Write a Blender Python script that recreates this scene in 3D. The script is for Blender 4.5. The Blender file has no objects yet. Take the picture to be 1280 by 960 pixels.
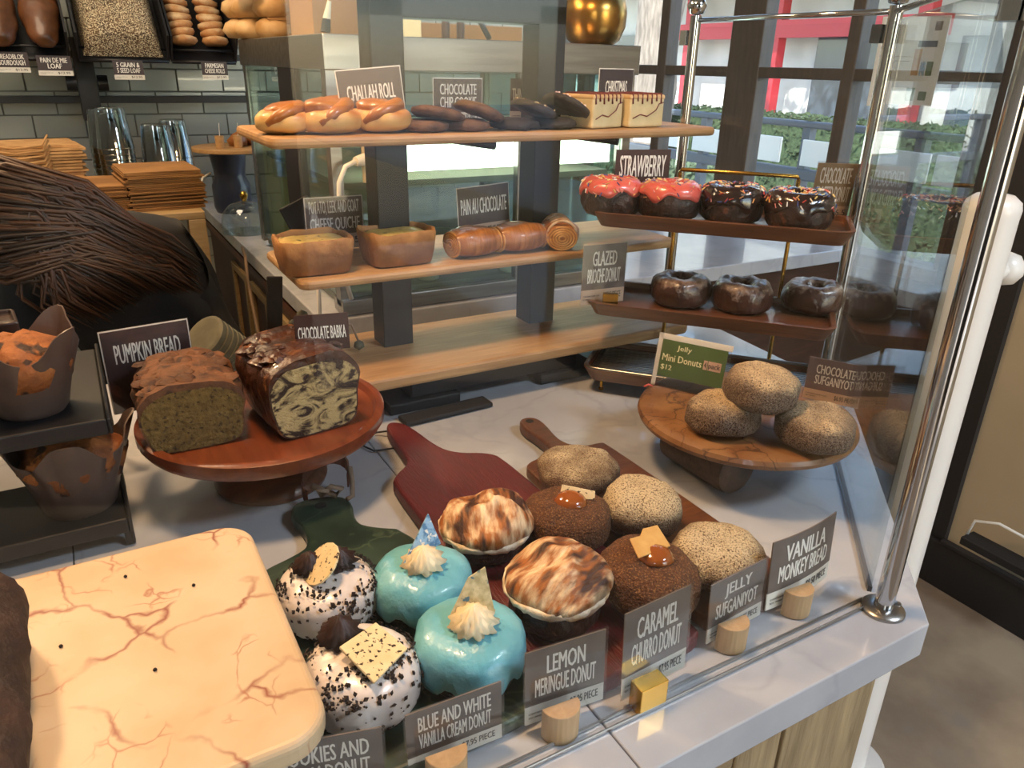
import bpy, math, random
import numpy as np
from mathutils import Vector, Matrix, noise
PI=math.pi
random.seed(7)
S=bpy.context.scene; COL=S.collection
LIFT=0.95                      # counter top height; everything below is written relative to it, then lifted

# ------------------------------------------------------------------ camera
F=940.0; YAW,PITCH,ROLL=0.525363700,0.401850082,0.0232299165
def _cam():
    cy,sy,cp,sp=math.cos(YAW),math.sin(YAW),math.cos(PITCH),math.sin(PITCH)
    f=np.array([sy*cp,cy*cp,-sp]); r=np.array([cy,-sy,0.]); u=np.cross(r,f)
    c,s=math.cos(ROLL),math.sin(ROLL)
    return c*r+s*u,-s*r+c*u,f
CR,CU,CF=_cam(); CC=np.array([0,0,.5])
cd=bpy.data.cameras.new('camera'); cam=bpy.data.objects.new('camera',cd); COL.objects.link(cam)
cd.sensor_width=36; cd.sensor_fit='HORIZONTAL'; cd.lens=F/1280*36; cd.clip_start=.02; cd.clip_end=400
cam.matrix_world=Matrix(((CR[0],CU[0],-CF[0],0),(CR[1],CU[1],-CF[1],0),(CR[2],CU[2],-CF[2],.5),(0,0,0,1)))
S.camera=cam
# ------------------------------------------------------------------ sky, sun, lamps, exposure
W=bpy.data.worlds.new('world'); S.world=W; W.use_nodes=True
nt=W.node_tree; nt.nodes.clear()
sky=nt.nodes.new('ShaderNodeTexSky'); sky.sky_type='NISHITA'; sky.sun_disc=False
sky.sun_elevation=math.radians(32); sky.sun_rotation=math.radians(200); sky.air_density=1.0; sky.dust_density=.6
bg=nt.nodes.new('ShaderNodeBackground'); bg.inputs[1].default_value=.85
wo=nt.nodes.new('ShaderNodeOutputWorld'); nt.links.new(sky.outputs[0],bg.inputs[0]); nt.links.new(bg.outputs[0],wo.inputs[0])
def light(name,kind,loc,to,energy,color,size=.3,size_y=None,angle=None):
    l=bpy.data.lights.new(name,kind); l.energy=energy; l.color=color
    if kind=='AREA':
        l.size=size
        if size_y: l.shape='RECTANGLE'; l.size_y=size_y
    if kind=='SUN': l.angle=angle
    if kind=='SPOT': l.spot_size=size; l.spot_blend=.6; l.shadow_soft_size=.05
    o=bpy.data.objects.new(name,l); COL.objects.link(o); o.location=loc
    d=Vector(to)-Vector(loc); o.rotation_euler=d.to_track_quat('-Z','Y').to_euler(); return o
light('sun','SUN',(-6,-6,8),(-6+1.9,-6+.9,8-1.9),12.0,(1,.94,.84),angle=.01)
light('warm_ceiling_lamp','AREA',(-.35,1.75,1.35),(.3,.7,0),30,(1,.60,.29),.16)
light('warm_counter_lamp','AREA',(.1,.75,1.35),(.3,.65,0),19,(1,.60,.30),.2)
light('back_fill','AREA',(-.4,2.2,1.7),(0,2.6,0),22,(1,.80,.58),.8)  # area light added to balance the interior against outdoors; no fixture seen
light('front_fill','AREA',(1.45,-.75,1.80),(1.3,-.1,-.9),60,(.80,.89,1),.55)  # cool fill added to brighten floor and counter front; source out of view
light('cabinet_tube','AREA',(.82,1.62,.37),(.82,1.75,0),2.2,(1,.86,.55),.5,.03)
S.view_settings.view_transform='Standard'; S.view_settings.look='None'; S.view_settings.gamma=1; S.view_settings.use_curve_mapping=False
S.view_settings.exposure=-0.1

# ------------------------------------------------------------------ helpers: pixels to points, tags
def ray(x,y): return (x-640)/F*CR-(y-480)/F*CU+CF
def P(x,y,z=0.):
    d=ray(x,y); return Vector(CC+(z-.5)/d[2]*d)
def PY(x,y,Y):
    d=ray(x,y); return Vector(CC+Y/d[1]*d)
def PX(x,y,X):
    d=ray(x,y); return Vector(CC+X/d[0]*d)
def proj(p):
    v=np.array(p)-CC; z=v@CF; return 640+F*(v@CR)/z,480-F*(v@CU)/z
def zat(x,y,py):
    lo,hi=-1.5,2.5
    for _ in range(50):
        m=(lo+hi)/2
        if proj((x,y,m))[1]>py: lo=m
        else: hi=m
    return lo
def tag(o,label=None,cat=None,group=None,kind=None):
    if label: o['label']=label
    if cat: o['category']=cat
    if group: o['group']=group
    if kind: o['kind']=kind
    return o
def thing(name,label,cat,loc,rz=0,group=None):
    o=bpy.data.objects.new(name,None); COL.objects.link(o); o.empty_display_size=.02
    o.location=loc; o.rotation_euler=(0,0,rz); return tag(o,label,cat,group)
# ------------------------------------------------------------------ materials
def srgb(h):
    if isinstance(h,str): h=[int(h[i:i+2],16)/255 for i in (0,2,4)]
    return tuple((c/12.92 if c<=.04045 else ((c+.055)/1.055)**2.4) for c in h)+(1,)
M={}
def mat(name,c1,c2=None,scale=20,rough=.5,metal=0,bump=0,bscale=None,detail=4,lo=.35,hi=.65,stretch=(1,1,1),
        c3=None,s3=200,lo3=.55,hi3=.62,top=None,emit=None,estr=1,coat=0,sub=0,spec=.5,dist=0,trans=0):
    m=bpy.data.materials.new(name); m.use_nodes=True; N=m.node_tree.nodes; L=m.node_tree.links
    b=N['Principled BSDF']; b.inputs['Roughness'].default_value=rough; b.inputs['Metallic'].default_value=metal
    b.inputs['Coat Weight'].default_value=coat; b.inputs['Specular IOR Level'].default_value=spec
    b.inputs['Subsurface Weight'].default_value=sub; b.inputs['Subsurface Radius'].default_value=(.01,.006,.004)
    b.inputs['Transmission Weight'].default_value=trans
    tc=N.new('ShaderNodeTexCoord'); mp=N.new('ShaderNodeMapping'); mp.inputs['Scale'].default_value=stretch
    L.new(tc.outputs['Object'],mp.inputs[0])
    def nz(s,d=detail):
        n=N.new('ShaderNodeTexNoise'); n.inputs['Scale'].default_value=s; n.inputs['Detail'].default_value=d
        n.inputs['Distortion'].default_value=dist; L.new(mp.outputs[0],n.inputs['Vector']); return n
    def mr(src,a,z):
        r=N.new('ShaderNodeMapRange'); r.inputs[1].default_value=a; r.inputs[2].default_value=z; L.new(src,r.inputs[0]); return r.outputs[0]
    def mix(fac,a,bb):
        x=N.new('ShaderNodeMix'); x.data_type='RGBA'; L.new(fac,x.inputs[0])
        for i,v in ((6,a),(7,bb)):
            if isinstance(v,tuple): x.inputs[i].default_value=v
            else: L.new(v,x.inputs[i])
        return x.outputs[2]
    col=srgb(c1)
    if c2: col=mix(mr(nz(scale).outputs[0],lo,hi),col,srgb(c2))
    if top:   # (colour, z0, z1, noise scale): a dusting on the upward parts of the thing itself, in object height
        tcol,z0,z1,ts=top
        sx=N.new('ShaderNodeSeparateXYZ'); L.new(tc.outputs['Object'],sx.inputs[0])
        a=mr(sx.outputs[2],z0,z1); n=nz(ts,3); n9=nz(38,2)
        ad=N.new('ShaderNodeMath'); ad.operation='ADD'; L.new(a,ad.inputs[0]); L.new(n.outputs[0],ad.inputs[1])
        ad2=N.new('ShaderNodeMath'); ad2.operation='ADD'; L.new(ad.outputs[0],ad2.inputs[0]); L.new(n9.outputs[0],ad2.inputs[1])
        col=mix(mr(ad2.outputs[0],1.38,2.0),col,srgb(tcol))
    if c3: col=mix(mr(nz(s3,2).outputs[0],lo3,hi3),col,srgb(c3))
    if isinstance(col,tuple): b.inputs['Base Color'].default_value=col
    else: L.new(col,b.inputs['Base Color'])
    if bump:
        bp=N.new('ShaderNodeBump'); bp.inputs['Strength'].default_value=min(1,bump); bp.inputs['Distance'].default_value=.004*max(1,bump)
        L.new(nz(bscale or scale).outputs[0],bp.inputs['Height']); L.new(bp.outputs[0],b.inputs['Normal'])
    if emit: b.inputs['Emission Color'].default_value=srgb(emit); b.inputs['Emission Strength'].default_value=estr
    M[name]=m; return m
def glassmat(name,tint='e8f2ee',lo=.035,hi=.9,rough=0.0):
    m=bpy.data.materials.new(name); m.use_nodes=True; N=m.node_tree.nodes; L=m.node_tree.links; N.clear()
    o=N.new('ShaderNodeOutputMaterial'); mx=N.new('ShaderNodeMixShader'); t=N.new('ShaderNodeBsdfTransparent'); g=N.new('ShaderNodeBsdfGlossy')
    t.inputs[0].default_value=srgb(tint); g.inputs['Roughness'].default_value=rough
    f=N.new('ShaderNodeFresnel'); ge=N.new('ShaderNodeNewGeometry'); ir=N.new('ShaderNodeMapRange')   # thin sheet: the same reflection from either face
    ir.inputs[3].default_value=1.5; ir.inputs[4].default_value=1/1.5; L.new(ge.outputs['Backfacing'],ir.inputs[0]); L.new(ir.outputs[0],f.inputs[0])
    r=N.new('ShaderNodeMapRange'); r.inputs[1].default_value=.0; r.inputs[2].default_value=1; r.inputs[3].default_value=max(0,lo-.035); r.inputs[4].default_value=hi
    L.new(f.outputs[0],r.inputs[0]); L.new(r.outputs[0],mx.inputs[0]); L.new(t.outputs[0],mx.inputs[1]); L.new(g.outputs[0],mx.inputs[2]); L.new(mx.outputs[0],o.inputs[0])
    M[name]=m; return m
def veinmat(name,base,base2,vein,scale,thin,rough=.2,vein2=None,warp=.25,amt=1.0,coat=.2,fine=None):
    m=bpy.data.materials.new(name); m.use_nodes=True; N=m.node_tree.nodes; L=m.node_tree.links; b=N['Principled BSDF']
    b.inputs['Roughness'].default_value=rough; b.inputs['Coat Weight'].default_value=coat
    tc=N.new('ShaderNodeTexCoord'); n=N.new('ShaderNodeTexNoise'); n.inputs['Scale'].default_value=scale*.8; n.inputs['Detail'].default_value=5
    L.new(tc.outputs['Object'],n.inputs[0])
    vm=N.new('ShaderNodeVectorMath'); vm.operation='MULTIPLY_ADD'; L.new(n.outputs[1],vm.inputs[0]); vm.inputs[1].default_value=(warp,)*3; L.new(tc.outputs['Object'],vm.inputs[2])
    def vor(s):
        v=N.new('ShaderNodeTexVoronoi'); v.feature='DISTANCE_TO_EDGE'; v.inputs['Scale'].default_value=s; L.new(vm.outputs[0],v.inputs[0])
        return v
    def mr(src,a,z,c=0,d=1):
        r=N.new('ShaderNodeMapRange'); r.inputs[1].default_value=a; r.inputs[2].default_value=z; r.inputs[3].default_value=c; r.inputs[4].default_value=d; L.new(src,r.inputs[0]); return r.outputs[0]
    def mix(fac,a,bb):
        x=N.new('ShaderNodeMix'); x.data_type='RGBA'; L.new(fac,x.inputs[0])
        for i,v in ((6,a),(7,bb)):
            if isinstance(v,tuple): x.inputs[i].default_value=v
            else: L.new(v,x.inputs[i])
        return x.outputs[2]
    n2=N.new('ShaderNodeTexNoise'); n2.inputs['Scale'].default_value=scale*1.3; n2.inputs['Detail'].default_value=6; L.new(tc.outputs['Object'],n2.inputs[0])
    col=mix(mr(n2.outputs[0],.35,.65),srgb(base),srgb(base2))
    n3=N.new('ShaderNodeTexNoise'); n3.inputs['Scale'].default_value=scale*1.1; L.new(vm.outputs[0],n3.inputs[0])
    v=mr(vor(scale).outputs[0],0,thin,amt,0)
    mu=N.new('ShaderNodeMath'); mu.operation='MULTIPLY'; L.new(v,mu.inputs[0]); L.new(mr(n3.outputs[0],.38,.52),mu.inputs[1])
    col=mix(mu.outputs[0],col,srgb(vein))
    if fine:
        v2=mr(vor(scale*2.7).outputs[0],0,thin*1.2,amt*.8,0); mu2=N.new('ShaderNodeMath'); mu2.operation='MULTIPLY'; L.new(v2,mu2.inputs[0])
        n4=N.new('ShaderNodeTexNoise'); n4.inputs['Scale'].default_value=scale*1.9; L.new(tc.outputs['Object'],n4.inputs[0]); L.new(mr(n4.outputs[0],.5,.62),mu2.inputs[1])
        col=mix(mu2.outputs[0],col,srgb(fine))
    L.new(col,b.inputs['Base Color']); M[name]=m; return m
def woodmat(name,a,b_,scale=14,rough=.45,axis='X',coat=0,bump=.1):
    st={'X':(1,9,9),'Y':(9,1,9),'Z':(9,9,1)}[axis]
    return mat(name,a,b_,scale,rough,stretch=st,bump=bump,bscale=scale*3,detail=7,lo=.3,hi=.7,dist=.6,coat=coat)

veinmat('carrara','b5b8be','a3a7af','757b86',5.5,.05,.22,warp=.45,amt=.22,coat=.3)
veinmat('rosa','ccb596','bfa37e','823a26',10,.030,.45,warp=.13,amt=1.0,coat=0,fine='98563a')
veinmat('green_marble','2c4034','1c2c24','52624a',14,.05,.35,warp=.2,amt=.6)
veinmat('plate_marble','86603c','70492a','3a2216',16,.03,.4,warp=.12,amt=.9,fine='4a2b18')
woodmat('oak','b58f62','97714a',10,.5); woodmat('oak_edge','9c7650','7c5838',10,.5)
woodmat('walnut','6a4024','4a2814',12,.4,coat=.15); woodmat('walnut_dark','4c3226','33201a',12,.45)
woodmat('cherry','7a3d20','5c2a14',10,.3,axis='Y',coat=.4); woodmat('red_paint','5e1a1c','491214',16,.45,axis='Y',bump=.4)
woodmat('dark_stump','5a4029','3a281a',18,.6); woodmat('weathered','a58f6c','7c6a4e',8,.7,axis='Z',bump=.5); woodmat('weathered_x','a58f6c','7c6a4e',8,.7,axis='X',bump=.5)
woodmat('disc_wood','c9a06c','ad8452',9,.5); woodmat('holder_wood','b99a72','a98a62',20,.6,axis='Z',bump=.05)
woodmat('table_wood','a88f66','8f774f',10,.5); woodmat('window_frame','4b4139','3b332d',10,.55,axis='Z')
mat('end_grain','4d3423','34231a',30,.6,bump=.4,bscale=60)
mat('black_metal','121318',rough=.45); mat('card_backlit','8f785c',rough=.5); mat('black_matte','141416',rough=.7); mat('steel','a8a6a2','8f8d8a',6,.3,metal=1,stretch=(1,12,12)); mat('chrome','c9ccd0',rough=.12,metal=1)  # tan card face: light coming through the card is put into its colour
mat('brass','c09646',rough=.25,metal=1); mat('gold','b98d48','a57a38',14,.28,metal=1); mat('dark_steel','46484c',rough=.35,metal=.8)
mat('white_paint','e2ddd6',rough=.35,coat=.3); mat('beige_wall','a3967c','9a8d74',3,.7); mat('black_wall','1d1b1b',rough=.6); mat('concrete','a69379','857360',5,.75,bump=.15,bscale=30,detail=8,c3='8a7c6c',s3=9,lo3=.55,hi3=.75)
mat('tile','9fa39b','969a92',3,.22,coat=.2); mat('grout','6f706a',rough=.9); mat('plaster','b9b4aa',rough=.8)
mat('card_face','665c57','5d534f',60,.5); mat('card_dark','3a3032',rough=.5); mat('card_brown','3b211b',rough=.5); mat('card_grey','6b6064',rough=.5); mat('card_edge','e6e2da',rough=.5)
mat('strip','d9d5ca',rough=.5); mat('letter','e9e6de',rough=.5); mat('price_ink','4a4542',rough=.6); mat('green_card','4f6a2a',rough=.4); mat('pale_yellow','e8e3b4',rough=.5); mat('pink_box','d8b29a',rough=.5); mat('peach','cdb199',rough=.5)
glassmat('pane','fcfdfd',.035,.32); glassmat('side_pane','f8fbfb',.05,1.0); glassmat('sleeve','fbfbfb',.07,.9,.05); glassmat('dome','e8efee',.12,1,.02); glassmat('cup_glass','dfe8e8',.25,1,.05); glassmat('fridge_glass','d8e6e4',.05)
# food
mat('choc_dark','3a221a','1f120e',40,.4,bump=1.2,bscale=90,spec=.5,c3='5c3a2a',s3=70,lo3=.58,hi3=.7); mat('choc_ganache','2a1a18','1f1413',30,.18,coat=.6,bump=.3,bscale=40)
mat('sugar_top','4a2a17','9a7a56',620,.7,lo=.44,hi=.64,bump=1.6,bscale=480,top=('ead6ae',.014,.048,900),c3='5a3a20',s3=620,lo3=.50,hi3=.66)
mat('churro','5f3718','4a2a12',120,.75,bump=1.2,bscale=380,c3='8a6036',s3=600,lo3=.55,hi3=.64)
mat('sugar_choc','38221a','a8937c',620,.75,lo=.43,hi=.63,bump=1.0,bscale=300,top=('cfb58e',.022,.050,800),c3='3a2416',s3=620,lo3=.50,hi3=.66)
mat('glaze_choc','4a2a1e','331c15',50,.3,bump=1.0,bscale=60,coat=.35,top=('b39a88',.020,.056,120))
mat('pink_icing','c8524a','d46a5c',30,.3,coat=.4,bump=.2); mat('blue_glaze','62a9bb','79bccb',24,.35,coat=.25,bump=.5,bscale=60); mat('white_glaze','ded6d2','cfc3bd',30,.3,coat=.3,bump=.2)
mat('cream','ead9b4',rough=.45,sub=.1); mat('choc_frosting','341d17','26140f',30,.5); mat('crumb_black','1c100e',rough=.8)
mat('meringue','e9d2aa','9c5c26',40,.55,lo=.34,hi=.56,detail=7,stretch=(1,2.6,.8),bump=.8,bscale=70,c3='3a1e10',s3=34,lo3=.50,hi3=.66)
mat('meringue_white','efe4d2','d9b98c',60,.5,bump=.7,bscale=120)
mat('shard_blue','4c7ca6','8fb6d6',160,.5,lo=.42,hi=.56,c3='e7e4dc',s3=220,lo3=.6,hi3=.66); mat('shard_yellow','cfc39a','a69a70',160,.5,c3='3d6478',s3=130,lo3=.6,hi3=.66)
mat('shard_caramel','d2a763','c39350',60,.4); mat('shard_cream','e3d0a6','d6bf90',60,.5,c3='2a1a15',s3=260,lo3=.6,hi3=.64); mat('caramel','8a4a1a',rough=.12,coat=.8)
mat('challah','a56a30','7e4318',16,.4,coat=.25,bump=.25); mat('challah_pale','d9b070','c69a5a',16,.45,bump=.3,top=('a35f28',.006,.040,30),coat=.15)
mat('cookie_choc','6a4c38','4a3226',50,.8,bump=1,bscale=70); mat('cookie_mint','2d2422','1f1918',50,.7,bump=1,bscale=70); mat('pink_crumb','d9a8a8','f0e2dc',300,.7)
mat('cake_cream','d9c79c','cdb88a',40,.6,bump=.4,bscale=60); mat('cake_drip','6a2a2a',rough=.5); mat('cake_icing','cfa775','dcc193',20,.4)
mat('quiche_crust','8f6034','6c4324',24,.7,bump=1,bscale=50,lo=.3,hi=.7,top=('b5824c',.02,.055,25)); mat('quiche_fill','cdb469','b5974c',50,.5,bump=.6,bscale=60,c3='5a5a2a',s3=70,lo3=.64,hi3=.7)
mat('croissant','a96b35','7e4a20',22,.4,coat=.25,bump=.4,bscale=30,stretch=(6,1,1)); mat('croissant_layer','d3a264','a8702f',40,.5,stretch=(1,1,1),bump=.5)
mat('sugar_dust','ddd0bf','b28a62',40,.6,lo=.4,hi=.6)
mat('pumpkin_crust','6b4224','482a14',40,.75,bump=1.5,bscale=45,detail=6,c3='3a1f10',s3=60,lo3=.56,hi3=.64); mat('pumpkin_crumb','6b5527','55421b',110,.85,bump=1,bscale=180,c3='3a2a10',s3=220,lo3=.6,hi3=.68)
mat('babka_crust','2b1712','4a2614',35,.35,bump=1.5,bscale=60,detail=6,coat=.3,c3='7d4d28',s3=55,lo3=.6,hi3=.72); mat('babka_crumb','bda775','2e1c13',30,.75,bump=1.2,bscale=120,lo=.44,hi=.58,dist=2.2,stretch=(1,1,1.6))
mat('muffin_top','6e3c1b','9a5c2a',45,.75,bump=1.5,bscale=70,detail=6,c3='2f1a10',s3=60,lo3=.57,hi3=.64); mat('parchment','4b3b34','5e4c42',12,.45,bump=.8,bscale=18,coat=.2)
mat('choc_loaf','34211a','22140f',30,.7,bump=1.5,bscale=60,detail=6); mat('wrap_brown','2e2320','453833',14,.3,bump=1,bscale=20,coat=.4)
mat('crust_bread','6e4224','43260f',14,.45,bump=.5,bscale=40,coat=.2); mat('seed_crust','6b5136','3c2a1b',50,.8,bump=1.3,bscale=150,c3='d5c6a4',s3=300,lo3=.5,hi3=.57); mat('roll_tan','bd8852','a0683a',22,.6,bump=.5,bscale=50,top=('d8b98c',.0,.03,30)); mat('roll_pale','d0b080','b88f58',22,.6,bump=.4)
mat('kraft','9c7240','7c562c',10,.8,stretch=(1,1,14)); mat('kraft_light','c39a66','a67d4c',30,.8); mat('cardboard','a68256','97744a',8,.85); mat('paper_white','d9dfe0',rough=.7)
mat('hair','22150d','1a100a',9,.5); mat('black_cloth','23262b','191b1f',12,.85); mat('hair_light','3a2210',rough=.5); mat('hair_mid','2f1c0f',rough=.5); mat('skin','b98263',rough=.5,sub=.1); mat('strap','120f0e',rough=.7)
mat('navy_vase','2c3344','20263a',6,.3,coat=.3); mat('tub_white','cfd6c6',rough=.4,sub=.1); mat('fridge_in','cfc291',rough=.5); mat('fridge_grey','6c7068',rough=.5)
mat('lit_panel','ffffff',emit='fff6dc',estr=9.0); mat('plug','e6dfcf',rough=.4); mat('cream_wall','c7b287',rough=.7)
mat('flower','3c1420','561c30',60,.8,bump=1,bscale=120); mat('leather','5a3320',rough=.6); mat('cord','7d6a58',rough=.8); mat('sleeve_stack','5e5c4a','4a4838',30,.7)
mat('hedge','46573a','2c3a26',30,.9,bump=2,bscale=40); mat('grass','62725a','4c5c46',20,.95); mat('bark','8d8378','6c635a',10,.9,bump=1.2,bscale=16,stretch=(3,3,.6)); mat('street','b4b4b2','a4a4a2',2,.9); mat('pavement','c9c7c2','bab8b2',3,.9)
mat('red_steel','b5303a',rough=.45); mat('facade','cfd0ca','bfc0ba',2,.8); mat('dark_glazing','3a4757',rough=.12,spec=.8); mat('dark_facade','4a5260',rough=.7); mat('rail_grey','5a6068',rough=.5); mat('reflection_white','f4f1e6',rough=.6); mat('leaf','4d6b35','35502a',20,.8)
SPR=[mat('sprinkle_'+n,c,rough=.4) for n,c in (('red','c2413a'),('orange','cf9a5a'),('yellow','dcc47e'),('blue','3a4f8a'),('pink','d58a86'),('white','e2dcd2'))]
# ------------------------------------------------------------------ mesh builder
class MB:
    def __init__(s): s.v=[]; s.f=[]; s.mi=[]
    def add(s,v,f,mi=0,T=None):
        o=len(s.v); s.v+= [tuple(T@Vector(p)) if T else tuple(p) for p in v]; s.f+=[tuple(i+o for i in q) for q in f]; s.mi+=[mi]*len(f); return s
    def box(s,x0,x1,y0,y1,z0,z1,mi=0,T=None):
        v=[(x,y,z) for z in (z0,z1) for y in (y0,y1) for x in (x0,x1)]
        return s.add(v,[(0,2,3,1),(4,5,7,6),(0,1,5,4),(2,6,7,3),(0,4,6,2),(1,3,7,5)],mi,T)
    def prism(s,pts,z0,z1,mi=0,T=None):
        n=len(pts); a=sum(pts[i][0]*pts[(i+1)%n][1]-pts[(i+1)%n][0]*pts[i][1] for i in range(n))
        if a<0: pts=pts[::-1]
        v=[(p[0],p[1],z0) for p in pts]+[(p[0],p[1],z1) for p in pts]
        return s.add(v,[tuple(range(n-1,-1,-1)),tuple(range(n,2*n))]+[(i,(i+1)%n,(i+1)%n+n,i+n) for i in range(n)],mi,T)
    def tube(s,path,r,n=8,mi=0,T=None,cap=True):
        path=[Vector(p) for p in path]; rs=r if isinstance(r,(list,tuple)) else [r]*len(path)
        v=[];f=[]; prev=None
        for i,p in enumerate(path):
            d=(path[min(i+1,len(path)-1)]-path[max(i-1,0)]).normalized()
            a=prev if prev else (Vector((0,0,1)) if abs(d.z)<.9 else Vector((1,0,0)))
            x=(a-d*a.dot(d)).normalized(); y=d.cross(x); prev=x
            for k in range(n):
                t=2*PI*k/n; v.append(p+(x*math.cos(t)+y*math.sin(t))*rs[i])
        for i in range(len(path)-1):
            for k in range(n): f.append((i*n+k,i*n+(k+1)%n,(i+1)*n+(k+1)%n,(i+1)*n+k))
        if cap: f+= [tuple(range(n-1,-1,-1)),tuple(range((len(path)-1)*n,len(path)*n))]
        return s.add(v,f,mi,T)
    def rev(s,prof,n=32,mi=0,T=None,fn=None,close=False):
        # prof: (r,z) list; fn(p,theta,i)->Vector adjusts
        v=[];f=[];m=len(prof)
        for i,(r,z) in enumerate(prof):
            for k in range(n):
                t=2*PI*k/n; p=Vector((r*math.cos(t),r*math.sin(t),z)); v.append(fn(p,t,i) if fn else p)
        for i in range(m-1 if not close else m):
            j=(i+1)%m
            for k in range(n): f.append((i*n+k,i*n+(k+1)%n,j*n+(k+1)%n,j*n+k))
        if not close:
            if prof[0][0]>0: f.append(tuple(range(n-1,-1,-1)))
            if prof[-1][0]>0: f.append(tuple(range((m-1)*n,m*n)))
        return s.add(v,f,mi,T)
    def build(s,name,m,parent=None,smooth=False,bevel=0,loc=None,seg=2):
        me=bpy.data.meshes.new(name); me.from_pydata([tuple(p) for p in s.v],[],s.f); me.validate()
        for mm in (m if isinstance(m,(list,tuple)) else [m]): me.materials.append(M[mm] if isinstance(mm,str) else mm)
        if len(me.materials)>1 and len(me.polygons)==len(s.mi): me.polygons.foreach_set('material_index',s.mi)
        if smooth:
            me.shade_smooth()
            if smooth!=True: me.set_sharp_from_angle(angle=math.radians(smooth))
        o=bpy.data.objects.new(name,me); COL.objects.link(o)
        if loc: o.location=loc
        if parent: o.parent=parent
        if bevel:
            b=o.modifiers.new('bevel','BEVEL'); b.width=bevel; b.segments=seg; b.limit_method='ANGLE'; b.angle_limit=math.radians(40)
        me.update(); return o
def part(name,m,parent,fn,**k):
    mb=MB(); fn(mb); return mb.build(name,m,parent,**k)
def copy_tree(o,parent=None):
    kids=[c for c in o.children]
    c=o.copy(); COL.objects.link(c)
    if parent: c.parent=parent
    for k in kids: copy_tree(k,c)
    return c
def TR(x=0,y=0,z=0,rz=0,rx=0,ry=0,s=(1,1,1)):
    return Matrix.Translation((x,y,z))@Matrix.Rotation(rz,4,'Z')@Matrix.Rotation(ry,4,'Y')@Matrix.Rotation(rx,4,'X')@Matrix.Diagonal((*s,1))
def nzv(p,s,seed=0): return noise.fractal(Vector(p)*s+Vector((seed*7.3,seed*3.1,seed)),.8,2.1,4)
def wob(amp,sc,seed):
    def fn(p,t,i):
        d=Vector((p.x,p.y,p.z-.02)); L=d.length or 1
        return p+d/L*amp*nzv(p,sc,seed)
    return fn
def rrect(x0,x1,y0,y1,r,n=6):
    pts=[]
    for cx,cy,a in ((x1-r,y1-r,0),(x0+r,y1-r,PI/2),(x0+r,y0+r,PI),(x1-r,y0+r,1.5*PI)):
        for k in range(n+1):
            t=a+PI/2*k/n; pts.append((cx+r*math.cos(t),cy+r*math.sin(t)))
    return pts
# text -> mesh fitted into the box x0..x1, z0..z1 on plane y
def text_into(mb,txt,x0,x1,z0,z1,y,mi=0,bold=.0,flip=False):
    cu=bpy.data.curves.new('t','FONT'); cu.body=txt; cu.size=1; cu.offset=bold; cu.resolution_u=2; cu.extrude=.0
    o=bpy.data.objects.new('t',cu); COL.objects.link(o)
    dg=bpy.context.evaluated_depsgraph_get(); me=bpy.data.meshes.new_from_object(o.evaluated_get(dg))
    vs=[v.co.copy() for v in me.vertices]; fs=[tuple(p.vertices) for p in me.polygons]
    bpy.data.objects.remove(o); bpy.data.curves.remove(cu); bpy.data.meshes.remove(me)
    if not vs: return
    ax,bx=min(v.x for v in vs),max(v.x for v in vs); ay,by=min(v.y for v in vs),max(v.y for v in vs)
    cw=(x1-x0)/max(1,len(txt))*.045 if bold>=0 else 0
    for k_,dx in enumerate((-cw,0,cw) if cw else (0,)): mb.add([(x0+(v.x-ax)/(bx-ax)*(x1-x0)+dx,y-k_*.00009,z0+(v.y-ay)/(by-ay)*(z1-z0)) for v in vs],fs,mi)
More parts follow.
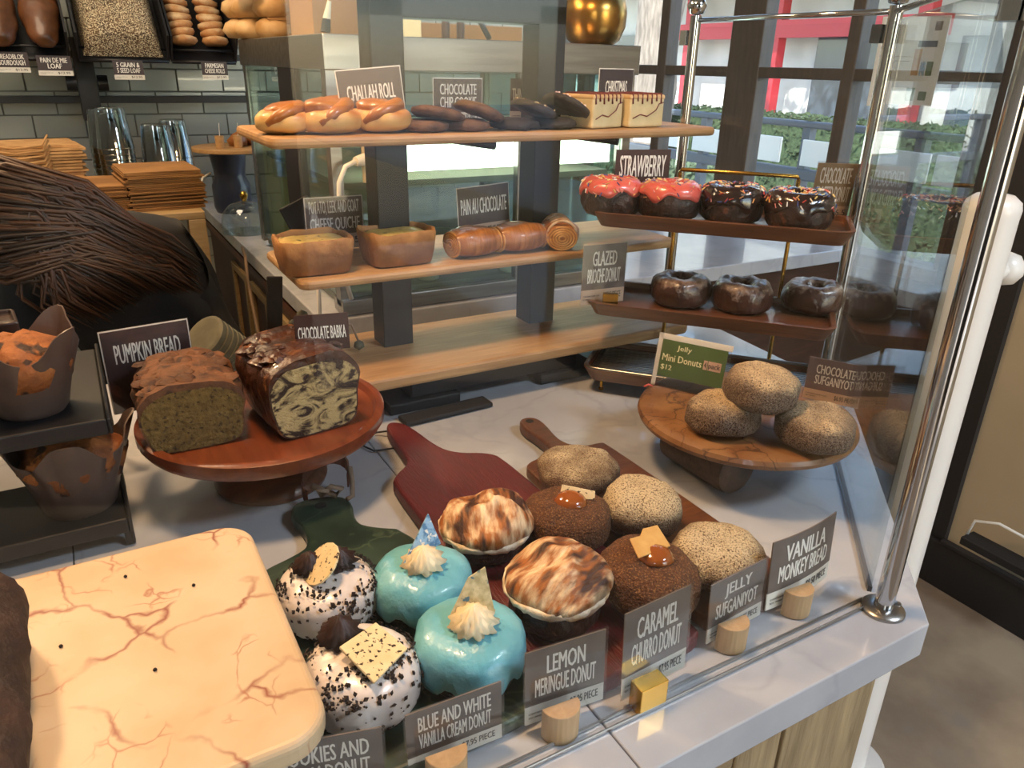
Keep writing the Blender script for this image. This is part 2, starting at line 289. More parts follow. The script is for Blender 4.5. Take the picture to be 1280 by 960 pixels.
def card(label,lines,bl,br,z0,h=None,tl=None,price=None,lean=0,face='card_face',strip=.25,ink='letter',pad=.12,sleeve=True,stripmat='strip',border=None,bend=0,small='CONTAINS: DAIRY, EGG',tz=None,loc=None,rz=None,w=None,name='price_sign',fill=1,group=None,zc=.5):
    if loc is None:
        A=P(*bl,z0); B=P(*br,z0); w=(B-A).length; rz=math.atan2(B.y-A.y,B.x-A.x); c=(A+B)/2
        if tl: h=zat(A.x,A.y,tl[1])-z0
        h=h/math.cos(lean)
    else: c=Vector(loc)
    t=thing(name,label,'sign',(c.x,c.y,z0+.001),rz,group)
    R=Matrix.Rotation(-lean,4,'X')
    def out(mb,n,m,**k):
        if bend:
            mb.v=[(x,y+bend*((x/w*2)**2)*1.0,z) for x,y,z in mb.v]
        mb.v=[tuple(R@Vector(p)) for p in mb.v]; return mb.build(n,m,t,**k)
    def slab(x0,x1,y0,y1,z0_,z1_):
        mb=MB(); n=8 if bend else 1
        for i in range(n): mb.box(x0+(x1-x0)*i/n,x0+(x1-x0)*(i+1)/n,y0,y1,z0_,z1_)
        return mb
    zs=h*strip
    out(slab(-w/2,w/2,-.0006,.0006,zs,h),'card',face)
    if border: out(slab(-w/2-.0015,w/2+.0015,.0006,.0011,0,h+.0015),'card_border',border)
    if strip:
        o=out(slab(-w/2,w/2,-.0006,.0006,0,zs),'price_strip',stripmat)
    mb=MB(); n=len(lines); ph=(h-zs)*(1-2*pad*1.2); lh=ph/(n+.18*(n-1)); zt=h-(h-zs)*pad*1.2
    if n==1: lh=min(lh,(h-zs)*.42)*fill; zt=zs+(h-zs)*zc+lh/2
    for i,l in enumerate(lines):
        fr=min(1-2*pad,.075*len(l)+.1) if max(len(q) for q in lines)>len(l) else 1-2*pad
        if n==1: fr=min(1-2*pad,.07*len(l)+.15)
        zz=zt-i*lh*1.18; text_into(mb,l,-w*fr/2,w*fr/2,zz-lh,zz,-.0009)
    out(mb,'lettering',ink)
    if price and strip:
        mb=MB(); text_into(mb,price,w*.06,w*.42,zs*.28,zs*.78,-.0009)
        text_into(mb,small,-w*.46,-w*.08,zs*.5,zs*.62,-.0009,bold=0); text_into(mb,'SOY, WHEAT',-w*.46,-w*.28,zs*.28,zs*.40,-.0009,bold=0)
        out(mb,'price_lettering','price_ink')
    if sleeve:
        out(slab(-w/2-.002,w/2+.002,-.0015,-.0012,0,h+.003),'sleeve','sleeve')
    return t,w,h

# ================================================================== the setting
def struct(name,m,fn,**k):
    o=part(name,m,None,fn,**k); o['kind']='structure'; return o
struct('floor','concrete',lambda b:b.box(-2.4,2.1,-2.6,3.1,-1.0,-.95))
struct('ceiling','plaster',lambda b:b.box(-2.4,2.25,-2.6,3.25,1.85,1.9))
cl=thing('fill_frame','square frame added above the unseen front fill light','light',(1.45,-.75,1.83)); part('frame','steel',cl,lambda b:b.box(-.3,.3,-.3,.3,0,.02),bevel=.002)  # housing made up for the added front fill
struct('wall_left','plaster',lambda b:b.box(-2.5,-2.4,-2.6,3.1,-.95,1.85))
struct('front_light_block','black_wall',lambda b:(b.box(-1.5,.85,-2.7,-2.6,-.95,1.85),b.box(-2.4,2.25,-2.7,-2.6,1.35,1.85)))  # unseen wall added to keep sun and sky glare off the case glass
wb=struct('wall_back','grout',lambda b:b.box(-2.4,2.1,3.1,3.2,-.95,1.85))
random.seed(3)
tm=None; TW,TH,GP=.155,.0745,.004
restt=MB()
for r in range(-13,24):
    z0=.0+r*TH+.012
    for c_ in range(-15,14):
        x0=c_*TW+(TW/2 if r%2 else 0)
        if x0<-2.38 or x0+TW>2.09: continue
        if -.45<x0<1.6 and -1<=r<=8:
            if tm is None:
                b=MB(); b.box(-TW/2+GP/2,TW/2-GP/2,-.008,0,-TH/2+GP/2,TH/2-GP/2); o=b.build('tile','tile',wb,bevel=.0015,seg=1); tm=o.data
            else:
                o=bpy.data.objects.new('tile',tm); COL.objects.link(o); o.parent=wb
                m_=o.modifiers.new('bevel','BEVEL'); m_.width=.0015; m_.segments=1
            o.location=(x0+TW/2,3.1,z0+TH/2); o.rotation_euler=(random.uniform(-.012,.012),0,random.uniform(-.008,.008))
        else: restt.box(x0+GP/2,x0+TW-GP/2,3.092,3.1,z0+GP/2,z0+TH-GP/2)
rt=restt.build('far_tiles','tile',wb); rt['kind']='stuff'
# right wall with the street window
XW=2.1
struct('wall_right','black_wall',lambda b:(b.box(XW,XW+.12,1.0,1.22,-.95,1.85),b.box(XW,XW+.12,1.22,3.2,-.95,-.06),b.box(XW,XW+.12,1.22,3.2,1.5,1.85),b.box(XW,XW+.12,-2.6,1.0,1.3,1.85)))
struct('baseboard_right','black_wall',lambda b:(b.box(XW-.015,XW,-2.6,1.22,-.95,-.80),b.box(XW-.022,XW,-2.6,1.0,-.80,-.785)),bevel=.003)
struct('trim_1','beige_wall',lambda b:b.box(XW+.02,XW+.1,-2.6,1.0,-.95,1.3))
w1=thing('window_1',None,None,(XW+.05,2.1,-.06)); w1['kind']='structure'
def wbx(n,y0,y1,z0,z1,d=.03,mm='window_frame'): return part(n,mm,w1,lambda b:b.box(-d,d,y0-2.1,y1-2.1,z0+.06,z1+.06),bevel=.004)
for y0,y1 in ((1.20,1.25),(1.635,1.68),(2.02,2.17),(2.51,2.56),(3.06,3.12)): wbx('mullion',y0,y1,-.02,1.46)
wbx('window_sill',1.2,3.12,-.06,-.02,.05); wbx('window_head',1.2,3.12,1.46,1.5,.04); wbx('transom',1.22,3.12,.475,.51,.026)
for y0,y1 in ((1.25,1.635),(1.68,2.02),(2.17,2.51),(2.56,3.06)):
    for z0,z1 in ((-.02,.475),(.51,1.46)): part('window_pane','pane',w1,lambda b:b.box(-.003,.003,y0-2.1,y1-2.1,z0+.06,z1+.06))

# outside
struct('pavement','pavement',lambda b:b.box(2.25,5.2,-6,26,-1.2,-1.1))
struct('street','street',lambda b:b.box(5.2,60,-30,60,-1.25,-1.13))
struct('forecourt','concrete',lambda b:b.box(-30,2.25,-30,-2.6,-1.2,-1.0))
def hedge(label,x0,x1,y0,y1,z0,z1,n,m='hedge',grp=None,name='hedge',cat='hedge'):
    t=thing(name,label,cat,((x0+x1)/2,(y0+y1)/2,z0),0,grp)
    b=MB(); rnd=random.Random(int(y0*10))
    cx,cy=(x0+x1)/2,(y0+y1)/2
    b.box(x0-cx+.06,x1-cx-.06,y0-cy+.06,y1-cy-.06,0,z1-z0-.05)
    for _ in range(n):
        f=rnd.random(); px=rnd.uniform(x0,x1)-cx; py=rnd.uniform(y0,y1)-cy; pz=rnd.uniform(0,z1-z0)
        if f<.4: pz=z1-z0-rnd.random()*.05
        elif f<.85: px=x0-cx+rnd.random()*.06
        T=TR(px,py,pz,rnd.random()*6,rnd.random()*6,rnd.random()*6); s=rnd.uniform(.02,.045)
        b.add([(0,-s,0),(s*.5,0,.2*s),(0,s,0),(-s*.5,0,.2*s)],[(0,1,2,3)],0,T)
    o=b.build('foliage',m,t); o['kind']='stuff'; return t
hedge('clipped green hedge across the street in front of the red framed building',6.6,7.4,3.9,10.5,-1.13,.06,5200)
hedge('low bright green planting strip nearest the window left of the wide post',4.4,5.1,4.6,7.5,-1.1,-.22,2500,'grass',name='planting_strip',cat='plants')
hedge('dark leafy bush outside behind the shop front post',3.1,3.55,1.45,2.0,-1.1,-.28,1500,'leaf',name='bush',cat='bush')
# tree
tt=thing('tree',"grey-barked street tree trunk seen through the window beside the gold pot",'tree',(6.2,PX(806,60,6.2).y,-1.13))
def trunk(b):
    path=[(0.0+.02*k+.05*math.sin(k*.7),0-.02*k,k*.35) for k in range(14)]
    b.tube(path,[.30-.005*k+.02*math.sin(k*2) for k in range(14)],14)
part('trunk','bark',tt,trunk,smooth=True)
def canopy(b):
    rnd=random.Random(5)
    for _ in range(2600):
        v=Vector((rnd.gauss(0,1),rnd.gauss(0,1),rnd.gauss(0,.6))).normalized()*rnd.uniform(.7,1)*2.2
        s=rnd.uniform(.05,.12); b.add([(0,-s,0),(s*.5,0,0),(0,s,0),(-s*.5,0,0)],[(0,1,2,3)],0,TR(v.x+.3,v.y,v.z*.7+5.6,rnd.random()*6,rnd.random()*6))
o=part('crown','leaf',tt,canopy); o['kind']='stuff'
# building across the street
bl=thing('shop_building','pale building with bright red steel frame across the street','building',(12,10,-1.13))
def bbx(n,m,y0,y1,z0,z1,x0=0,x1=.3,**k): return part(n,m,bl,lambda b:b.box(x0,x1,y0-10,y1-10,z0+1.13,z1+1.13),**k)
bbx('facade','facade',2,22,-1.13,5,.3,.8)
bbx('glazing','dark_glazing',8.1,10.3,-.6,1.15,.22,.3); bbx('glazing','dark_glazing',5.0,7.6,-.6,1.05,.22,.3)
bbx('glazing','dark_glazing',14.5,19,.2,1.2,.22,.3); bbx('glazing','dark_facade',2.2,4.6,-.6,1.6,.22,.3)
for y in (7.85,10.75,13.1): bbx('steel_column','red_steel',y,y+.22,-1.13,2.4,-.3,-.1)
bbx('steel_beam','red_steel',7.6,14.2,1.05,1.34,-.34,-.1)
bbx('roof_canopy','dark_facade',2,20,2.1,2.35,-1.6,.3)
for k in range(5): bbx('slat','facade',2,7.5,1.55+k*.13,1.60+k*.13,-.2,.2)
# gabled white kiosk
# patio barrier; its white boards stand in for bright reflections in the glass
pb=thing('patio_barrier','grey steel patio barrier railing with white boards standing in for glass reflections','railing',(3.55,3.2,-1.1))
def pbx(n,m,y0,y1,z0,z1,x0=-.02,x1=.02,**k): return part(n,m,pb,lambda b:b.box(x0,x1,y0-3.2,y1-3.2,z0+1.1,z1+1.1),**k)
pbx('rail','rail_grey',1.2,5.4,.215,.25,-.03,.03,bevel=.008); pbx('rail','rail_grey',1.2,5.4,-.06,.0,-.03,.03,bevel=.008)
for y in (1.3,2.28,2.95,3.75,4.6,5.35): pbx('rail_post','rail_grey',y-.025,y+.025,-1.1,.25,-.025,.025)
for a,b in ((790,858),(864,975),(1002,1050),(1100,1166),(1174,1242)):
    y0,y1=PX(b,180,3.5).y,PX(a,180,3.5).y; q0,q1=PX(930,197,3.5).z,PX(930,166,3.5).z; pbx('board','reflection_white',y0,y1,q0,q1,-.045,-.03,bevel=.004)
# papers on the pane
def sheet(label,py,z0,z1,w,blocks,grp=None):
    t=thing('paper_notice',label,'notice',(XW+.012,py,z0)); h=z1-z0
    part('sheet','paper_white',t,lambda b:b.box(-.001,.001,-w/2,w/2,0,h))
    for m,a,b_,c,d in blocks: part('print',m,t,lambda b:b.box(-.0016,-.001,w/2-a*w-(b_-a)*w,w/2-a*w,c*h,d*h))
a=PX(1112,20,XW);b_=PX(1078,132,XW)
lines=[('card_grey',.2,.8,.06+.05*i,.066+.05*i) for i in range(16)]
sheet('narrow white notice sheet taped to the window left of the glass corner post',a.y+.0,b_.z-.0,a.z,.055,lines)
a=PX(1152,20,XW);b_=PX(1130,131,XW)
sheet('wide white notice sheet with coloured blocks taped to the window',(a.y+b_.y)/2,b_.z,a.z,.155,[('card_face',.75,.88,.84,.94),('navy_vase',.5,.86,.66,.73),('kraft_light',.46,.6,.34,.64),('shard_blue',.62,.72,.34,.5),('leaf',.74,.86,.34,.5),('leaf',.45,.62,.05,.2),('leaf',.7,.85,.06,.16),('card_grey',.08,.4,.5,.505),('card_grey',.08,.4,.55,.555)])
# ================================================================== display counter
ct=thing('display_counter','pale grey veined marble counter with weathered wooden panelled base','counter',(.3,.7,-.95))
XR=.66; OUT=[(-.6,.305),(.66,.305),(1.09,.735),(1.15,1.32),(-.6,1.32)]
def clipx(poly,x,keep_left):
    r=[];n=len(poly)
    for i in range(n):
        a,b=poly[i],poly[(i+1)%n]; ia=(a[0]<=x)==keep_left; ib=(b[0]<=x)==keep_left
        if ia: r.append(a)
        if ia!=ib:
            t=(x-a[0])/(b[0]-a[0]); r.append((x,a[1]+t*(b[1]-a[1])))
    return r
for lo,hi in ((-.6,-.0705),(-.0695,.3025),(.3035,2)):
    p=clipx(clipx(OUT,lo,False),hi,True)
    part('marble_slab','carrara',ct,lambda b:b.prism([(x-.3,y-.7) for x,y in p],.91,.95),bevel=.0016)
inn=[(-.58,.345),(.645,.345),(1.05,.75),(1.11,1.28),(-.58,1.28)]
part('base','weathered',ct,lambda b:b.prism([(x-.3,y-.7+.02) for x,y in inn],0,.905))
for x0,x1,m in ((.505,.64,'weathered'),(.44,.50,'weathered'),(-.02,.05,'weathered'),(-.58,-.48,'weathered')): part('stile',m,ct,lambda b:b.box(x0-.3,x1-.3,-.37,-.335,0,.905),bevel=.002)
for x0,x1 in ((.05,.44),(-.48,-.02)):
    part('rail','weathered_x',ct,lambda b:b.box(x0-.3,x1-.3,-.368,-.335,.85,.905),bevel=.002)
    part('rail','weathered_x',ct,lambda b:b.box(x0-.3,x1-.3,-.368,-.335,.02,.10),bevel=.002)
    part('moulding','weathered',ct,lambda b:(b.box(x0-.3,x0-.285,-.362,-.335,.1,.85),b.box(x1-.318,x1-.3,-.362,-.335,.1,.85),b.box(x0-.3,x1-.3,-.362,-.335,.832,.85)),bevel=.003)
part('base_side','weathered',ct,lambda b:b.prism([(.345,-.365),(.36,-.35),(.77,.06),(.76,.075)],0,.905))
# glass guard
gg=thing('glass_guard','clear glass sneeze guard on round steel posts around the counter','glass screen',(.3,.355,0))
GZ=.565
gl=lambda n,x0,y0,x1,y1,t=.006,z1=GZ,m='pane':part(n,m,gg,lambda b:b.prism([(x0-.3,y0-.355),(x1-.3,y1-.355),(x1-.3+(y0-y1)/math.hypot(x1-x0,y1-y0)*t,y1-.355+(x1-x0)/math.hypot(x1-x0,y1-y0)*t),(x0-.3+(y0-y1)/math.hypot(x1-x0,y1-y0)*t,y0-.355+(x1-x0)/math.hypot(x1-x0,y1-y0)*t)],.004,z1))
gl('front_pane',-.6,.353,.640,.353); gl('side_pane',.652,.366,1.012,.724,m='side_pane'); gl('back_pane',1.018,.75,1.0,1.10)
part('bottom_channel','steel',gg,lambda b:(b.box(-.9,.332,-.005,-.003,0,.0045),b.box(-.9,.332,.005,.007,0,.004)),bevel=.001)
part('side_channel','dark_steel',gg,lambda b:b.prism([(.352,.010),(.712,.368),(.709,.371),(.349,.013)],0,.006))
for x,y,r in ((.637,.341,.0092),(1.02,.737,.0095),(1.0,1.113,.0095)):
    part('post','chrome' ,gg,lambda b:b.tube([(x-.3,y-.355,.003),(x-.3,y-.355,.585)],r,20),smooth=30)
    part('flange','steel',gg,lambda b:(b.rev([(.021,0),(.021,.003),(.019,.005),(r,.006)],32,0,TR(x-.3,y-.355,0)),b.rev([(.0045,.004),(.004,.0065),(0,.007)],10,0,TR(x-.3+.0145,y-.360,0))),smooth=40)
    part('knob','chrome',gg,lambda b:b.rev([(0,.585),(.012,.588),(.017,.6),(.012,.612),(0,.615)],20,0,TR(x-.3,y-.355,0)),smooth=True)
    for zz in (.1,.55): part('clamp','chrome',gg,lambda b:b.box(-.01,.01,-.004,.012,-.012,.012,0,TR(x-.3+.001,y-.34,zz))) if zz>.5 else None
part('top_rail','chrome',gg,lambda b:(b.tube([(.72,.382,.578),(.70,.758,.578)],.004,8),b.tube([(.337,-.014,.578),(.72,.382,.578)],.004,8),b.tube([(-.9,-.014,.578),(.337,-.014,.578)],.004,8)),smooth=True)
# white pole
wx,wy,_=P(1055,951,-.95)
wp=thing('barrier_pole','thick white painted pole with round cap standing behind the counter corner','pole',(wx,wy,-.95))
part('pole','white_paint',wp,lambda b:b.rev([(.042,.012),(.042,1.235),(.0425,1.24),(.043,1.25),(.040,1.262),(.028,1.272),(0,1.277)],36),smooth=40)
part('base_flange','white_paint',wp,lambda b:b.rev([(.085,0),(.085,.006),(.078,.012),(0,.012)],36),smooth=40)
_b=PX(1272,345,wx+.06); 
part('side_knob','white_paint',wp,lambda b:(b.rev([(0,-.03),(.018,-.024),(.028,-.008),(.028,.008),(.018,.024),(0,.03)],20,0,TR(.095,0,_b.z+.95)),b.tube([(.03,0,_b.z+.945),(.08,0,_b.z+.95)],.018,14)),smooth=True)
# black cabled box on the ledge at the right wall
kb=thing('cable_box','black flat cable box with white cord at the right wall base','box',PX(1262,700,XW-.09))
part('box','black_matte',kb,lambda b:b.box(-.03,.03,-.12,.12,-.012,.012),bevel=.003)
part('cord','paper_white',kb,lambda b:b.tube([(0,.12,.01),(0,.11,.06),(0,.05,.085),(0,-.05,.08),(0,-.2,.07)],.004,8),smooth=True)
# ================================================================== wooden shelf unit on black frame
su=thing('shelf_unit','three-tier oak shelf unit on a square black steel frame','shelf',(.6,1.11,0))
U=lambda n,m,x0,x1,y0,y1,z0,z1,bv=.004:part(n,m,su,lambda b:b.box(x0-.6,x1-.6,y0-1.11,y1-1.11,z0,z1),bevel=bv)
for x in (.392,.664): U('post','black_metal',x,x+.05,1.088,1.138,.004,.585,.002)
U('top_beam','black_metal',.392,.714,1.088,1.138,.557,.60,.002)
U('foot','black_matte',.36,.48,.99,1.18,0,.018,.003); U('foot','black_matte',.63,.75,.99,1.18,0,.018,.003); U('under_frame','black_metal',.40,.71,1.0,1.15,.018,.055,.003)
part('shelf','oak',su,lambda b:b.prism(rrect(-.34,.335,-.145,.07,.02),.055,.075),bevel=.005)
part('shelf','oak',su,lambda b:b.prism(rrect(-.355,.315,-.11,.10,.015),.208,.222),bevel=.005)
part('shelf','oak',su,lambda b:b.prism(rrect(-.377,.375,-.11,.11,.015),.395,.409),bevel=.005)
for x in (.54,.78):
    part('shelf_bracket','black_metal',su,lambda b:b.tube([(x-.6,.03,.388),(x-.6+.045,-.03,.383)],.007,10),smooth=True)
part('shelf_bracket','black_metal',su,lambda b:b.tube([(-.02,.03,.202),(.02,-.05,.198)],.007,10),smooth=True)
# ================================================================== fridge cabinet, its contents
fx0,fx1,fy0,fy1=.449,1.18,1.5,2.25; fz0,fz1=0.004,.545
fg=thing('display_fridge','stainless topped glass display cabinet lit from inside behind the shelves','cabinet',(.8,1.9,0))
G=lambda n,m,x0,x1,y0,y1,z0,z1,bv=0:part(n,m,fg,lambda b:b.box(x0-.8,x1-.8,y0-1.9,y1-1.9,z0,z1),bevel=bv)
G('steel_top','steel',fx0-.004,fx1+.004,fy0-.01,fy1,fz1-.062,fz1,.002)
for x,y in ((fx0,fy0),(fx1-.022,fy0),(fx0,fy1-.04),(fx1-.022,fy1-.04)): G('corner_post','steel',x,x+.022,y,y+.03,.02,fz1-.062)
G('door_stile','steel',.872,.888,fy0,fy0+.02,.03,fz1-.062); 
G('bottom_sill','steel',fx0,fx1,fy0-.012,fy0+.05,.004,.035,.002)
G('base_tray','fridge_grey',fx0+.02,fx1-.02,fy0+.05,fy1,.004,.03)
G('back_panel','fridge_in',fx0+.02,fx1-.35,fy1-.03,fy1-.01,.03,.33)
G('reflection_band','black_metal',fx0-.002,fx0+.012,1.72,1.86,.02,fz1-.062)  # black band put in for the dark reflection on the side glass
G('inner_shelf','fridge_grey',fx0+.03,fx1-.03,fy0+.04,fy1-.05,.255,.268)
G('light_housing','fridge_grey',.60,fx1-.035,fy0+.05,fy0+.09,.375,.395)
G('lit_panel','lit_panel',.60,fx1-.035,fy0+.03,fy0+.05,.287,.375)
G('front_glass','fridge_glass',fx0+.022,fx1-.022,fy0+.006,fy0+.011,.035,fz1-.062)
G('side_glass','fridge_glass',fx0+.004,fx0+.008,fy0+.03,fy1-.04,.035,fz1-.062); G('side_glass','fridge_glass',fx1-.008,fx1-.004,fy0+.03,fy1-.04,.035,fz1-.062)
# back counter under it
bc=thing('back_counter','marble topped back counter with framed wooden side panels','counter',(1.0,2.3,-.95))
part('marble_top','carrara',bc,lambda b:b.box(-.60,1.09,-.82,.78,.91,.95),bevel=.003)
part('body','walnut_dark',bc,lambda b:b.box(-.57,1.09,-.79,.78,0,.905))
for y in (1.56,1.84,2.12,2.4):
    part('panel_frame','table_wood',bc,lambda b:(b.box(-.582,-.57,y-2.3,y-2.3+.025,.45,.80),b.box(-.582,-.57,y-2.3+.2,y-2.3+.225,.45,.80),b.box(-.582,-.57,y-2.3,y-2.3+.225,.80,.822),b.box(-.582,-.57,y-2.3,y-2.3+.225,.43,.45)),bevel=.001)
part('edge_rail','walnut',bc,lambda b:b.box(-.585,-.57,-.79,.78,.86,.885))
# tubs in the fridge
tub0=None
for i,(px,py,s,Y) in enumerate(((535,365,.8,1.60),(572,352,1.25,1.66),(614,352,1.1,1.72),(640,362,.95,1.58),(555,342,.8,1.9))):
    p=PY(px,py,Y); R=.042*s
    if tub0 is None:
        t=thing('food_tub','','tub',(0,0,0))
        part('tub','tub_white',t,lambda b:b.rev([(.030,0),(.034,.002),(.041,.045),(.044,.046),(.044,.05),(.039,.05),(.036,.02),(0,.012)],28),smooth=40)
        part('spread','tub_white',t,lambda b:b.rev([(.038,.040),(.03,.044),(.015,.05),(0,.046)],20,0,None,wob(.004,60,3)),smooth=True)
        tub0=t
    else: t=copy_tree(tub0)
    t.location=(p.x,p.y,.031); t.scale=(s,s,s*1.1); t['group']='white tubs in the lit cabinet'
    t['label']=['small white plastic tub leftmost at the front of the lit cabinet','widest white plastic tub second from left in the lit cabinet','white plastic tub right of the widest one in the lit cabinet','white plastic tub rightmost at the front of the lit cabinet','small white tub at the back of the lit cabinet'][i]
# things on the fridge
gp=PY(741,57,1.62)
t=thing('flower_pot','round brushed gold metal pot standing on the steel cabinet top','pot',(gp.x,gp.y,fz1))
part('pot','gold',t,lambda b:b.rev([(0,0),(.045,.0),(.062,.012),(.074,.04),(.076,.07),(.071,.10),(.068,.102),(.069,.07),(0,.06)],40),smooth=60)
t=thing('flower_bunch','dark purple dried flower bunch in the gold pot','flowers',(gp.x,gp.y,fz1+.0605))
def fl(b):
    rnd=random.Random(2)
    for _ in range(46):
        a=rnd.random()*2*PI; r=.068*math.sqrt(rnd.random()); h=.045+.05*rnd.random()
        s=.013+.008*rnd.random()
        b.tube([(r*.3*math.cos(a),r*.3*math.sin(a),0),(r*math.cos(a),r*math.sin(a),h)],.0015,5)
        b.rev([(0,-s*.6),(s*.7,-s*.4),(s,0),(s*.7,s*.5),(0,s*.7)],8,0,TR(r*1.1*math.cos(a),r*1.1*math.sin(a),h),wob(.006,90,rnd.random()*9))
o=part('blossoms','flower',t,fl,smooth=True); o['kind']='stuff'
def boxthing(name,label,cat,p,w,d,h,m,rz=0,grp=None,extra=None,bevel=.002):
    t=thing(name,label,cat,p,rz,grp); part('body',m,t,lambda b:b.box(-w/2,w/2,-d/2,d/2,0,h),bevel=bevel)
    if extra: extra(t)
    return t
def lidflap(t): part('flap','kraft_light',t,lambda b:b.box(-.11,.11,-.004,.0,-.06,.0,0,TR(0,-.095,.12,0,-.5)))
p=PY(448,44,1.75); boxthing('cardboard_box','open brown cardboard box on the left end of the steel cabinet','box',(p.x-.0,1.95,fz1),.14,.16,.13,'cardboard',.06)
def sheets(n,w,d,dz,m='kraft',rnd=None,amp=.004,fold=0):
    rnd=rnd or random.Random(1)
    def fn(b):
        for i in range(n):
            ox,oy,a=rnd.uniform(-amp,amp),rnd.uniform(-amp,amp),rnd.uniform(-.03,.03)
            b.box(-w/2,w/2,-d/2,d/2,i*dz,i*dz+dz*.72,0,TR(ox,oy,0,a))
        b.box(-w/2+.006,w/2-.006,-d/2+.006,d/2-.006,0,n*dz-dz*.3)
    return fn
p=PY(378,42,2.05); t=thing('tray_stack','tall stack of ribbed brown paper trays on the cabinet top','stack',(.535,2.12,fz1)); o=part('trays','kraft_light',t,sheets(22,.11,.14,.007)); o['kind']='stuff'
for k,(px,Y) in enumerate(((407,1.62),)):
    p=PY(px,42,Y); t=thing('pastry_brush','black handled pastry brush with pale bristles by the cardboard box','brush',(p.x,p.y,fz1))
    part('handle','black_matte',t,lambda b:b.tube([(0,0,.006),(.004,.0,.03)],[.010,.008],12),smooth=40); part('bristles','tub_white',t,lambda b:b.tube([(.004,0,.03),(.012,0,.062)],[.008,.004],12),smooth=40)
t=boxthing('cardboard_tray','low open brown box seen through the black frame on the cabinet','box',(.83,1.78,fz1),.3,.2,.035,'cardboard')
t=boxthing('paper_tub','pale yellow paper tub seen through the black frame top left','tub',(.66,1.62,fz1),.055,.05,.05,'pale_yellow')
for i,x in enumerate((.745,.78)): 
    t=thing('bottle',('left','right')[i]+' dark sauce bottle of the two behind the black frame','bottle',(x,1.6,fz1),0,'dark bottles on the cabinet'); part('bottle','card_brown',t,lambda b:b.rev([(0,0),(.008,0),(.009,.03),(.004,.045),(.004,.06),(0,.061)],14),smooth=40)
t=thing('pastry_brush','grey handled brush leaning behind the black frame','brush',(.85,1.6,fz1)); part('handle','dark_steel',t,lambda b:b.tube([(0,0,.005),(-.03,0,.05)],.006,10),smooth=True); part('bristles','tub_white',t,lambda b:b.tube([(-.03,0,.05),(-.04,0,.065)],[.007,.004],10),smooth=True)
# rolls by the fridge edge: on the tray stack side
ROLL=MB(); ROLL.rev([(0,0),(.035,.002),(.048,.018),(.042,.036),(.022,.046),(0,.048)],24,0,None,wob(.004,30,2))
rp=[(303,40,2.2),(318,40,2.16),(343,40,2.08),(300,22,2.2),(316,22,2.16),(341,24,2.08),(339,8,2.08)]
for i,(px,py,Y) in enumerate(rp):
    p=PY(px,py,Y); lv={40:0,22:1,24:1,8:2}[py]
    t=thing('white_roll',['floury round roll at the left of the bottom row on the cabinet','floury round roll in the middle of the bottom row on the cabinet','floury round roll at the right of the bottom row on the cabinet','floury round roll at the left of the second row on the cabinet','floury round roll in the middle of the second row on the cabinet','floury round roll at the right of the second row on the cabinet','topmost floury round roll on the cabinet'][i],'bread roll',(p.x if lv==0 else PY(rp[i%3][0],40,Y).x,Y,fz1+.0005+lv*.047),i,'floury rolls on the steel cabinet')
    ROLL.build('crumb','roll_pale',t,smooth=True)
# plug and wall box
pl_=PY(461,205,1.489)
t=thing('power_socket','cream power socket box with plug and cord on the cabinet corner','socket',(pl_.x,1.489,pl_.z))
part('box','cream_wall',t,lambda b:b.box(-.016,.02,-.012,-.003,-.035,.04),bevel=.002); part('plug','plug',t,lambda b:b.tube([(-.012,-.012,.01),(-.034,-.02,.008)],[.013,.009],14),smooth=40)
part('cord','plug',t,lambda b:b.tube([(-.034,-.02,.008),(-.055,-.022,.0),(-.07,-.022,-.03),(-.075,-.022,-.1),(-.075,-.022,-.2),(-.06,-.022,pl_.z*-1+.045)],.005,8),smooth=True)
# payment tablet on the mid shelf
t=thing('card_terminal','black tilted tablet stand behind the quiche sign','tablet',(PY(378,240,1.185).x,1.185,.2225),-.25); t.scale=(.75,.75,.75)
part('stand','black_matte',t,lambda b:b.box(-.03,.03,-.012,.012,0,.008),bevel=.002)
part('screen_body','black_metal',t,lambda b:b.box(-.033,.033,-.005,.005,-.05,.05,0,TR(0,-.005,.055,0,-.35,-.45)),bevel=.003); part('screen','black_matte',t,lambda b:b.box(-.027,.027,-.0062,-.005,-.044,.044,0,TR(0,-.005,.055,0,-.35,-.45)))
# ================================================================== back wall rack
rk=thing('bread_rack','black steel wall rack holding tilted bread baskets','rack',(.2,3.09,.36))
R_=lambda n,m,x0,x1,y0,y1,z0,z1,bv=.001:part(n,m,rk,lambda b:b.box(x0-.2,x1-.2,y0-3.09,y1-3.09,z0-.36,z1-.36),bevel=bv)
R_('rail','black_metal',-.7,.62,3.03,3.07,.35,.372); 
for x in (.10,): 
    R_('bracket','black_metal',x-.028,x+.028,2.96,3.08,.30,.55)
    for s in (-1,1): part('bracket_knob','black_metal',rk,lambda b:b.tube([(x-.2+s*.03,-.12,.055),(x-.2+s*.06,-.12,.055)],.024,16),smooth=40)
R_('rail','black_metal',-.7,.62,2.98,3.02,.49,.51)
def basket(label,x0,x1,zf=.485):
    w=x1-x0; t=thing('bread_basket',label,'basket',((x0+x1)/2,2.80,zf))
    part('front_bar','black_metal',t,lambda b:(b.tube([(-w/2,0,0),(w/2,0,0)],.006,8),b.tube([(-w/2,0,.035),(w/2,0,.035)],.004,8)),smooth=True)
    part('floor_panel','black_metal',t,lambda b:b.box(-w/2,w/2,0,.30,-.003,.003,0,TR(0,0,0,0,.75)))
    for s in (-1,1): part('side_panel','black_metal',t,lambda b:b.box(s*w/2-.003,s*w/2+.003,0,.30,0,.10,0,TR(0,0,0,0,.75)))
    return t
